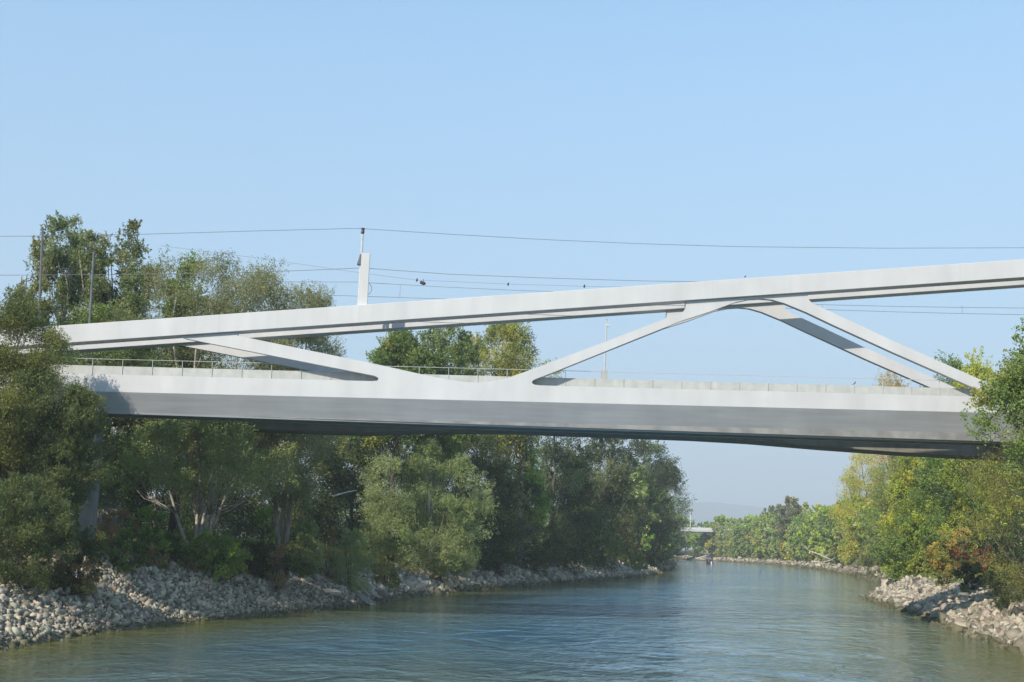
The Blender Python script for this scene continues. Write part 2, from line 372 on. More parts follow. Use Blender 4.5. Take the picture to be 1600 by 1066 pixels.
# parapet of panels, posts and hand rail behind the near truss
PO = 1.2
SP = lambda x: 571.5 + .0263 * (x - 150); RL = lambda x: 561 + .0253 * (x - 150)
s0, _ = onb(144.5, 575, PO); step = onb(191.4, 575, PO)[0] - s0
def lin(fn, off):
    a, b = onb(0, fn(0), off), onb(1600, fn(1600), off); k = (b[1] - a[1]) / (b[0] - a[0]); return lambda s: a[1] + k * (s - a[0])
zS, zR, zG, zC = lin(SP, PO), lin(RL, PO), lin(G, WY), lin(CT, WY)
panel = post = None
hr = MB().tube([(s0 - 12 * step, PO - .05, zR(s0 - 12 * step)), (s0 + 34 * step, PO - .05, zR(s0 + 34 * step))], .02, 8).build('hand_rail', M['lip'], BR)
for k in range(-12, 34):
    s = s0 + k * step
    p = MB().hexa([(s + .012, PO, zG(s) + .1), (s + step - .012, PO, zG(s + step) + .1), (s + step - .012, PO + .12, zG(s + step) + .1), (s + .012, PO + .12, zG(s) + .1)],
                  [(s + .012, PO, zS(s)), (s + step - .012, PO, zS(s + step)), (s + step - .012, PO + .12, zS(s + step)), (s + .012, PO + .12, zS(s))])
    p.build('parapet_panel', M['parapet'], BR)
    MB().box(s - .016, s + .016, PO - .06, PO - .012, zC(s) - .4, zR(s) - .02).build('railing_post', M['lip'], hr)
# piers
for px in (136, 1690):
    s, _ = onb(px, 640); g = gz(*(BO + AX * s + NR * 2.5).xy)
    z1 = zG(s) - 1.75
    pr = MB().box(s - .4, s + .4, 1.5, 3.6, g - 2, z1 - .5); pr.box(s - .7, s + .7, .9, 4.4, z1 - .5, z1 - .02)
    pr.build('pier', M['concrete'], BR)

# ------------------------------------------------------------------ haunched concrete bridge right behind
B2 = empty('haunched_bridge', BO, YAW)
tag(B2, 'brown-grey concrete beam bridge with haunched underside seen beneath the steel truss bridge', 'bridge')
prof = [(-760, 700), (-200, 668), (150, 660), (345, 667), (450, 672), (570, 676), (640, 673.5), (720, 672.5), (800, 673.5), (950, 679), (1090, 684), (1180, 689), (1300, 699), (1420, 707.5), (1530, 713.5), (1620, 716), (1760, 716), (2120, 712)]
m = MB(); OF, OW = 16.0, 4.0; n = len(prof)
pts = [onb(a, b, OF) for a, b in prof]; topz = lambda s: 17.85 + 0.0 * s
pts = [onb(a, b, OF) for a, b in prof]
for s, z in pts: m.v += [(s, OF, z), (s, OF + OW, z), (s, OF + OW, topz(s)), (s, OF, topz(s))]
for j in range(n - 1):
    for k in range(4): m.f.append((j * 4 + k, j * 4 + (k + 1) % 4, j * 4 + 4 + (k + 1) % 4, j * 4 + 4 + k))
m.f += [(0, 1, 2, 3), tuple((n - 1) * 4 + k for k in range(4))]
m.build('haunched_beam', M['concrete2'], B2)
MB().box(pts[0][0], pts[-1][0], OF - 2.3, OF + OW + 1.0, 17.854, 18.15).build('deck_slab', M['concrete'], B2)
for px in (172, 1640):
    s, _ = onb(px, 690, OF); g = gz(*(BO + AX * s + NR * (OF + 4)).xy)
    zz_ = onb(px, 681 if px < 800 else 716, OF)[1]
    MB().box(s - .9, s + .9, OF + .8, OF + OW - .8, g - 2, zz_ + .05).build('pier', M['concrete'], B2)

# ------------------------------------------------------------------ overhead line: masts, wires, lamps on and beside the bridge
def wire(name, pts, off, r, label, group=None, parent=None, sub=7):
    P = []
    for (a, b), (c, d) in zip(pts[:-1], pts[1:]):
        for k in range(sub): t = k / sub; P.append((a + (c - a) * t, b + (d - b) * t))
    P.append(pts[-1])
    # smooth the kinks between spans except at masts
    L = [(*onb(a, b, off),) for a, b in P]; L = [(s, off, z) for s, z in L]
    root = empty(name, BO, YAW); o = MB().tube(L, r, 5).build('strand', M['darkwire'], root)
    tag(root, label, 'wire', group); return root
cm = empty('catenary_mast', BO, YAW)
tag(cm, 'overhead line mast with broad pale column standing on the top chord', 'mast')
s, zt = onb(571.5, 395.5, .35); _, zb = onb(569, 482, .35); 
MB().hexa([(s - .40, .3, zb - .8), (s + .25, .3, zb - .8), (s + .25, .85, zb - .8), (s - .40, .85, zb - .8)], [(s - .33, .3, zt), (s + .33, .3, zt), (s + .33, .85, zt), (s - .33, .85, zt)]).build('column', M['steel'], cm)
s1, z1 = onb(566.5, 366, 1.2)
MB().tube([(s1 - .1, 1.2, zb - .6), (s1, 1.2, z1)], [.12, .09], 8).build('mast_tube', M['galv'], cm)
MB().tube([(s1, 1.2, z1 + .02), (s1, 1.2, z1 + .12), (s1 + .02, 1.2, z1 + .3), (s1 + .02, 1.2, z1 + .5), (s1 + .02, 1.2, z1 + .52)], [.1, .15, .13, .15, .08], 8).build('insulator_cap', M['insul'], cm)
s2, z2 = onb(562, 412, 1.2); MB().hexa([(s2 - .2, 1, z2 - .1), (s2 + .2, 1, z2 - .1), (s2 + .2, 1.5, z2 - .1), (s2 - .2, 1.5, z2 - .1)], [(s2 + .02, 1, z2 + .75), (s2 + .2, 1, z2 + .75), (s2 + .2, 1.5, z2 + .75), (s2 + .02, 1.5, z2 + .75)]).build('bracket', M['mastgrey'], cm)
s3, z3 = onb(561.5, 461, 1.6); MB().tube([(s3, 1.6, z3), (s3 + .05, 1.6, z3 + .2), (s3 + .12, 1.6, z3 + .45)], [.07, .1, .06], 8).build('insulator', M['insul'], cm)
sA, zA = onb(576, 442, 1.0); sB, zB = onb(576, 461, 1.0)
MB().tube([(sA + .28 * math.sin(math.pi * k / 8), 1, zA + (zB - zA) * k / 8) for k in range(9)], .02, 5).build('jumper_cable', M['darkwire'], cm)
OFW = 2.3
wire('feeder_wire', [(-400, 372), (60, 369), (230, 366), (400, 361), (520, 358), (545, 357), (568, 357.5), (590, 359), (700, 366), (850, 374.5), (1000, 381), (1150, 385.5), (1380, 388), (1600, 387.3), (1900, 385)], OFW, .022, 'highest thin overhead wire crossing over the whole bridge')
wire('return_wire', [(-400, 431), (60, 430), (200, 429), (370, 426.5), (480, 422.5), (561, 419), (575, 419.5), (700, 428.5), (850, 434.5), (1000, 439), (1130, 441)], OFW, .022, 'second overhead wire, just below the highest one, passing the mast column')
mw = wire('messenger_wire', [(380, 440), (470, 440.5), (562, 441), (575, 442), (700, 449), (800, 453.5), (900, 457), (980, 458)], OFW, .018, 'messenger wire of the track line with short vertical droppers')
for px, a, b in ((500, 440.7, 461), (625.5, 445, 465)):
    s, za = onb(px, a, OFW); _, zb = onb(px, b, OFW); MB().tube([(s, OFW, zb), (s, OFW, za)], .014, 5).build('dropper', M['darkwire'], mw)
wire('contact_wire', [(440, 459), (562, 463), (700, 467.5), (780, 469)], OFW, .018, 'lowest contact wire of the track line left of the mast and behind the chord')
mw = wire('messenger_wire', [(1180, 473), (1275, 476), (1400, 479), (1500, 480.5), (1600, 481.5), (1900, 479)], 16, .022, 'upper of two wires seen below the right top chord')
for px in (1285, 1503):
    s, za = onb(px, 478, 16); _, zb = onb(px, 490, 16); MB().tube([(s, 16, zb), (s, 16, za)], .018, 5).build('dropper', M['darkwire'], mw)
wire('contact_wire', [(1180, 480), (1275, 483.5), (1400, 487.5), (1500, 490), (1600, 492), (1900, 494)], 16, .022, 'lower of two wires seen below the right top chord')
wire('span_wire', [(250, 384), (400, 403), (560, 426), (652, 438), (670, 438.5), (794, 444), (913, 447.5), (1000, 449)], 9, .012, 'faint sloping wire that carries the small hanging lamp')
s, z = onb(661, 441.5, 9); hl = empty('hanging_lamp', BO, YAW); tag(hl, 'small dark hanging lamp on the faint wire right of the mast', 'lamp')
MB().tube([(s - .28, 9, z + .05), (s - .2, 9, z + .02), (s + .1, 9, z - .1), (s + .24, 9, z - .12)], [.03, .14, .17, .05], 8).build('lamp_shade', M['insul'], hl)
MB().tube([(s, 9, z + .05), (s + .02, 9, z + .32)], .03, 6).build('hanger', M['mastgrey'], hl)
MB().tube([(s - .27, 9, z - .02), (s - .1, 9, z - .1)], [.03, .05], 6).build('lamp_glass', M['tan'], hl)
for px, py, lb in ((651.5, 437.5, 'left of the hanging lamp'), (794, 444, 'midway along the wire'), (913, 447.3, 'just above the top chord')):
    s, z = onb(px, py, 9); o = MB().tube([(s - .02, 0, z - .16), (s, 0, z - .04), (s + .02, 0, z + .14)], [.03, .09, .04], 7).build('wire_insulator', M['insul'])
    o.matrix_world = Matrix.Translation(BO + NR * 9) @ Matrix.Rotation(YAW, 4, 'Z'); tag(o, 'tiny dark insulator on the faint wire, ' + lb, 'insulator', 'insulators on the faint wire')
for (px, top, bx, lb) in ((66.5, 359, 60.5, 'tall dark grey line mast furthest left among the poplars'), (146.5, 394, 138, 'dark grey line mast just above the left end of the top chord')):
    e = empty('line_mast', BO, YAW); off = OF - 1
    s, z = onb(px, top, off); sb, _ = onb(bx, 560, off)
    MB().tube([(sb, off, 18.25), (s, off, z)], [.14, .10], 8).build('mast_tube', M['mastgrey'], e)
    MB().tube([(s, off, z), (s, off, z + .25)], [.07, .05], 6).build('insulator', M['insul'], e); MB().box(sb - .35, sb + .35, off - .35, off + .35, 18.25, 18.6).build('foot', M['concrete'], e)
    tag(e, lb, 'mast')
# lamp post with box foot
e = empty('lamp_post', BO, YAW); off = OF - 1.6
tag(e, 'slender pale lamp post on a square block between the two central diagonals', 'lamp post')
s, z = onb(948, 500, off); sb, zb = onb(944.3, 579, off)
MB().box(sb - .27, sb + .27, off - .25, off + .25, 18.25, zb).build('foot_block', M['parapet'], e)
MB().tube([(sb, off, zb), (s, off, z)], [.085, .06], 8).build('pole', M['lip'], e)
MB().box(s - .04, s + .22, off - .12, off + .12, z - .62, z - .38).build('lamp_head', M['galv'], e)
MB().box(s - .09, s + .09, off - .1, off + .1, z, z + .12).build('cap', M['galv'], e)
# birds
def bird(px, py, off, lb, k=.7):
    s, z = onb(px, py, off); o = MB()
    o.tube([(s - .2, off, z - .08), (s - .1, off, z), (s + .02, off, z + .06), (s + .12, off, z + .16), (s + .15, off, z + .24), (s + .17, off, z + .3)], [.01, .05, .09, .08, .05, .05], 8)
    o.tube([(s + .17, off, z + .28), (s + .26, off, z + .27)], [.03, .004], 5); o.tube([(s, off, z), (s, off, z - .16)], .012, 4)
    o.v = [(s + (v[0] - s) * k, off + (v[1] - off) * k, z + (v[2] - z) * k) for v in o.v]
    b = o.build('bird', M['bird'], None, True); b.matrix_world = Matrix.Translation(BO) @ Matrix.Rotation(YAW, 4, 'Z'); tag(b, lb, 'bird')
bird(1334.5, 600.5, PO + .05, 'small dark bird perched on the parapet at the right')
bird(1164, 433, .4, 'tiny dark bird perched on top of the chord above the arch', .5)

# ------------------------------------------------------------------ distant bridge and boat
fb = empty('distant_bridge', (0, 0, 0))
tag(fb, 'small far-off white bridge crossing the river at the bend', 'bridge')
fb.location = (135, 744, 0); fb.rotation_euler = (0, 0, math.atan2(72, 195))
MB().box(-215, 25, 0, 9, 15.6, 16.9).build('girder', M['parapet'], fb)
MB().box(-215, 25, -.8, -.01, 16.1, 17.5).build('edge_beam', M['hull_white'], fb)
MB().box(-215, 25, -.5, -.3, 17.5, 18.5).build('parapet', M['hull_white'], fb)
for x in (-150, -12): MB().box(x, x + 2.5, 1, 8, -2, 15.0).build('pier', M['concrete'], fb)
p = at(1078.5, 826, 735); q = at(1080, 794, 735)
lp = empty('lamp_post', (p.x, 735, 17.4)); tag(lp, 'white lamp post on the small far-off bridge', 'lamp post')
MB().tube([(0, 0, -.5), (.2, 0, q.z - 17.4)], [.24, .17], 6).build('pole', M['hull_white'], lp); MB().box(-.3, .9, -.2, .2, q.z - 17.45, q.z - 17.2).build('lamp_head', M['hull_white'], lp)

Yb = 555; bx = at(1108, 880, Yb).x
bo = empty('motor_boat', (bx, Yb, 0), R(8))
tag(bo, 'small motor boat with a blue canopy far off on the river', 'boat')
m = MB(); ring = []
for y, wd_, zk in ((-3, 1.05, -.1), (-1, 1.2, -.15), (1.2, 1.0, -.1), (2.6, .55, .1), (3.4, .05, .5)):
    m.v += [(-wd_, y, 1.0 + max(0, y) * .08), (-wd_ * .75, y, zk), (wd_ * .75, y, zk), (wd_, y, 1.0 + max(0, y) * .08)]
for j in range(4):
    for k in range(4): m.f.append((j * 4 + k, j * 4 + (k + 1) % 4, j * 4 + 4 + (k + 1) % 4, j * 4 + 4 + k))
m.f += [(0, 1, 2, 3), (16, 17, 18, 19)]; m.build('hull', M['hull_dark'], bo)
MB().box(-.95, .95, -2.7, 1.0, 1.02, 2.1).build('cabin', M['hull_dark'], bo)
cp = MB(); cv = []
for y in (-2.9, -1.0, 1.1):
    for k in range(7): t = -1 + k / 3; cp.v.append((t * 1.25, y, 3.05 - .45 * t * t))
for j in range(2):
    for k in range(6): cp.f.append((j * 7 + k, j * 7 + k + 1, j * 7 + 8 + k, j * 7 + 7 + k))
c_ = cp.build('canopy', M['canvas_blue'], bo); sm = c_.modifiers.new('thick', 'SOLIDIFY'); sm.thickness = .08
for x in (-1.1, 1.1):
    for y in (-2.7, .9): MB().tube([(x, y, 1), (x, y, 2.6)], .05, 5).build('canopy_pole', M['galv'], bo)
MB().box(-.25, .25, -3.5, -3.02, -.2, 1.2).build('outboard_motor', M['hull_white'], bo)

# ------------------------------------------------------------------ vegetation
def nrm(v): return v / np.maximum(np.linalg.norm(v, axis=-1, keepdims=True), 1e-9)
PAL = {
    'willow': [(.125, .15, .070), (.16, .185, .10), (.085, .11, .045), (.10, .125, .05)],
    'silver': [(.17, .205, .095), (.21, .24, .13), (.13, .165, .07), (.15, .18, .075)],
    'grey':   [(.15, .155, .085), (.19, .19, .12), (.11, .12, .06), (.09, .10, .045)],
    'olive':  [(.12, .13, .04), (.15, .155, .055), (.09, .10, .03), (.17, .16, .06)],
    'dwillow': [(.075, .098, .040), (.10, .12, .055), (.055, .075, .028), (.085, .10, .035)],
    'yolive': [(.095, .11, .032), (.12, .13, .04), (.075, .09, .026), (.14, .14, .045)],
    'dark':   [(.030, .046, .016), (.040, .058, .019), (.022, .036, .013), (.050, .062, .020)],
    'green':  [(.085, .13, .035), (.11, .16, .045), (.065, .10, .03), (.13, .17, .05)],
    'bright': [(.14, .22, .04), (.18, .26, .06), (.10, .17, .03), (.22, .28, .07)],
    'lime':   [(.22, .26, .04), (.28, .29, .045), (.15, .20, .04), (.33, .28, .045)],
    'yellow': [(.33, .27, .05), (.27, .26, .05), (.20, .22, .05), (.40, .29, .05)],
    'gold':   [(.36, .24, .05), (.30, .20, .05), (.24, .20, .06), (.22, .15, .06)],
    'brown':  [(.20, .13, .075), (.25, .17, .10), (.16, .11, .06), (.15, .13, .06)],
    'mix':    [(.13, .16, .05), (.17, .18, .06), (.24, .22, .05), (.09, .12, .035)],
    'red':    [(.12, .03, .02), (.15, .05, .025), (.09, .04, .02), (.12, .08, .03)],
}
def prof_fn(shape, t):
    if shape == 'plumes': shape = 'round'
    if shape == 'round': return np.clip(1 - np.abs(2 * t - .96) ** 3, .02, 1) ** .6
    if shape == 'dome': return np.clip(np.where(t < .25, .78 + .88 * t, np.sqrt(np.clip(1 - ((t - .25) / .76) ** 2, .01, 1))), .05, 1)
    if shape == 'tall': return np.clip(np.where(t < .35, .55 + 1.25 * t, 1 - ((t - .35) / .68) ** 3), .08, 1)
    if shape == 'spire': return np.clip(np.where(t < .2, .6 + 2 * t, 1 - ((t - .2) / .82) ** 1.3), .06, 1)
    if shape == 'vase': return np.clip(.35 + .9 * t - np.clip(t - .7, 0, 1) ** 2 * 6.5, .1, 1)
    return np.ones_like(t)
def leaf_mesh(name, centers, dirs, rcs, n, leaf, asp, pal, rng, upw=.35, out=.55, cen=None, patch=None):
    """sprays of small leaf faces round clump centres"""
    Mn = len(centers); per = 22; K = max(1, n // (Mn * per)); S = Mn * K
    ci = np.repeat(np.arange(Mn), K)
    c = centers[ci]; rc = rcs[ci][:, None]
    o = c + nrm(rng.normal(size=(S, 3))) * rc * (rng.random((S, 1)) ** .45) * np.array([1, 1, .85])
    sdir = nrm(dirs[ci] * out + np.array([0, 0, upw]) + rng.normal(size=(S, 3)) * .5); sl = rc * rng.uniform(.45, .95, (S, 1))
    t = rng.random((S, per, 1)); P = o[:, None] + sdir[:, None] * sl[:, None] * (t - .2)
    P = P + rng.normal(size=(S, per, 3)) * (rc[:, None] * .13 * (1.15 - .8 * t))
    P = P.reshape(-1, 3); nL = len(P)
    ax = nrm(np.repeat(sdir, per, 0) * .8 + rng.normal(size=(nL, 3)) * .65)
    sd_ = nrm(np.cross(ax, nrm(rng.normal(size=(nL, 3)) + np.repeat(nrm(o - c), per, 0) * .9)))
    L = (leaf * rng.uniform(.6, 1.35, nL))[:, None]
    V = np.stack([P - ax * L * .5, P + sd_ * L * asp * .5 + ax * L * .05, P + ax * L * .5, P - sd_ * L * asp * .5 + ax * L * .05], 1).reshape(-1, 3)
    Fc = np.arange(nL * 4).reshape(-1, 4)
    pc = np.array(PAL[pal]); cw = nrm(rng.random((Mn, len(pc))) ** 3); cw /= cw.sum(1, keepdims=True)
    base = (cw @ pc)
    if patch is not None:                                   # clumps that have already turned
        sel = rng.random(Mn) < patch[1]; base[sel] = .3 * base[sel] + .7 * np.array(PAL[patch[0]])[rng.integers(0, 4, sel.sum())]
    base = np.array([1.8, 1.78, 1.45]) * base[np.repeat(ci, per)] * rng.uniform(.84, 1.18, (nL, 1)) * (1 + rng.normal(size=(nL, 3)) * .04)
    return np_mesh(name, V, Fc, 4, np.clip(base, .008, .6))
def crown_points(H, W, low, shape, M_, rng, lean=(0, 0), gap=.25):
    t = rng.random(M_ * 4); az = rng.random(M_ * 4) * 2 * math.pi
    p = rng.random(6) * 6.28
    if shape == 'plumes':                                   # several upright plumes side by side
        K = int(rng.integers(6, 9)); cs, ds, ts = [], [], []
        for k in range(K):
            a = 6.28 * k / K + rng.normal() * .35; q = (0 if k == 0 else rng.uniform(.22, .36)) * W; top = H * (1 if k == 0 else rng.uniform(.72, .99))
            bot = low + (top - low) * rng.uniform(0, .25); u = rng.random(M_ // K + 1); w_ = np.sin(np.pi * np.clip(u * .8 + .17, 0, 1)) ** .7 * W * rng.uniform(.16, .22)
            b = rng.random(len(u)) * 6.28; rr_ = w_ * rng.random(len(u)) ** .5
            cs.append(np.stack([q * math.cos(a) * (.45 + .65 * u) + rr_ * np.cos(b), q * math.sin(a) * (.45 + .65 * u) + rr_ * np.sin(b), bot + u * (top - bot) * .95], 1)); ts.append(u)
        c = np.concatenate(cs); t = np.concatenate(ts); return c, nrm(np.stack([c[:, 0], c[:, 1], np.full(len(c), W * .5)], 1)), t
    irr = 1 + gap * (np.sin(az * 2 + p[0] + t * 5) * .5 + np.sin(az * 3 + p[1] - t * 7) * .35 + np.sin(t * 11 + p[2] + az) * .4 + np.sin(az * 5 + t * 13 + p[3]) * .25)
    Rr = prof_fn(shape, t) * irr; keep = rng.random(M_ * 4) < np.clip(Rr + .12, 0, 1); t, az, Rr = t[keep][:M_], az[keep][:M_], Rr[keep][:M_]
    rad = Rr * (rng.random(len(t)) ** .36) * .5 * W * .98
    z = low + t * (H - low) * .95
    c = np.stack([rad * np.cos(az) + lean[0] * t * H, rad * np.sin(az) + lean[1] * t * H, z], 1)
    cc = np.array([0, 0, low + .4 * (H - low)])
    d = nrm((c - cc) * np.array([1.3, 1.3, 1])); return c, d, t
def wood(name, parent, H, W, low, cents, rng, bark, stems=1, r0=None, nl=22, seed=1):
    m = MB(); r0 = r0 or max(.12, H * .016)
    st = []
    for k in range(stems):
        a = rng.random() * 6.28 + k * 6.28 / stems; sp = 0 if stems == 1 else W * .16
        pts = []; rad = []
        for j in range(8):
            u = j / 7; pts.append((math.cos(a) * sp * (u ** .8) * 1.5 + rng.normal() * .01 * H * u, math.sin(a) * sp * (u ** .8) * 1.5 + rng.normal() * .01 * H * u, -.4 + u * H * .86)); rad.append(r0 * (1.25 if j == 0 else 1) * (1 - .88 * u) / (stems ** .4))
        m.tube(pts, rad, 8 if H > 6 else 5); st.append(pts)
    idx = rng.permutation(len(cents))[:nl]
    for q in idx:
        c = Vector(cents[q]); best = min(st, key=lambda P: min((Vector(p) - c).length for p in P))
        h = max(low * .6, c.z - (abs(c.x) + abs(c.y)) * .75 - .08 * H); u = min(max((h + .4) / (H * .86), .12), .9) * 7; j = int(u); fr = u - j
        o = Vector(best[j]).lerp(Vector(best[min(j + 1, 7)]), fr); md = o.lerp(c, .5) + Vector((0, 0, -.06 * (c - o).length)) + Vector(rng.normal(size=3) * .05 * (c - o).length)
        rr_ = r0 * .42 * (1 - .6 * u / 7) / (stems ** .3)
        m.tube([o, o.lerp(md, .5) + Vector(rng.normal(size=3) * .02 * H), md, md.lerp(c, .55), c], [rr_, rr_ * .8, rr_ * .6, rr_ * .4, rr_ * .15], 5)
    return m.build(name, M[bark], parent, True)
def tree(name, label, px, D, top, wpx, low=.2, shape='round', pal='green', leaf=.3, n=12000, asp=.5, stems=1, bark='bark', cat='tree', group=None,
         seed=1, lean=(0, 0), gap=.3, upw=.35, out=.55, nl=22, M_=None, patch=None, base=None, rcs=.11, r0=None, need=None):
    rng = np.random.default_rng(seed)
    if need is None: need = (7.0 if 150 < px < 280 else 5.0 if px < 420 and px > 150 else 2.0) if cat == 'shrub' else 5.0
    while D < 600:
        zq, dq, wq, lq = terrain([gx(px, D)], [D], True)
        if dq[0] >= need: break
        D += 1.0
    x = gx(px, D); y = D; z = gz(x, y) if base is None else base
    n = int(n * 2.2); leaf *= .86
    H = at(px, top, D).z - z; W = wpx * D / F
    root = empty(name, (x, y, z)); tag(root, label, cat, group)
    M_ = M_ or int(np.clip(n / 300, 14, 110)); c, d, t = crown_points(H, W, low * H, shape, M_, rng, lean, gap)
    rad = (rcs * (W + (H - low * H)) * .5 * rng.uniform(.75, 1.5, len(c))) * (1.1 - .3 * t)
    me = leaf_mesh('crown', c, d, rad, n, leaf, asp, pal, rng, upw, out, None, patch)
    link('crown' if cat != 'shrub' else 'foliage', me, M['leaf'], root)
    wood('trunk' if cat != 'shrub' else 'stems', root, H, W, low * H, c, rng, bark, stems, r0, nl)
    return root

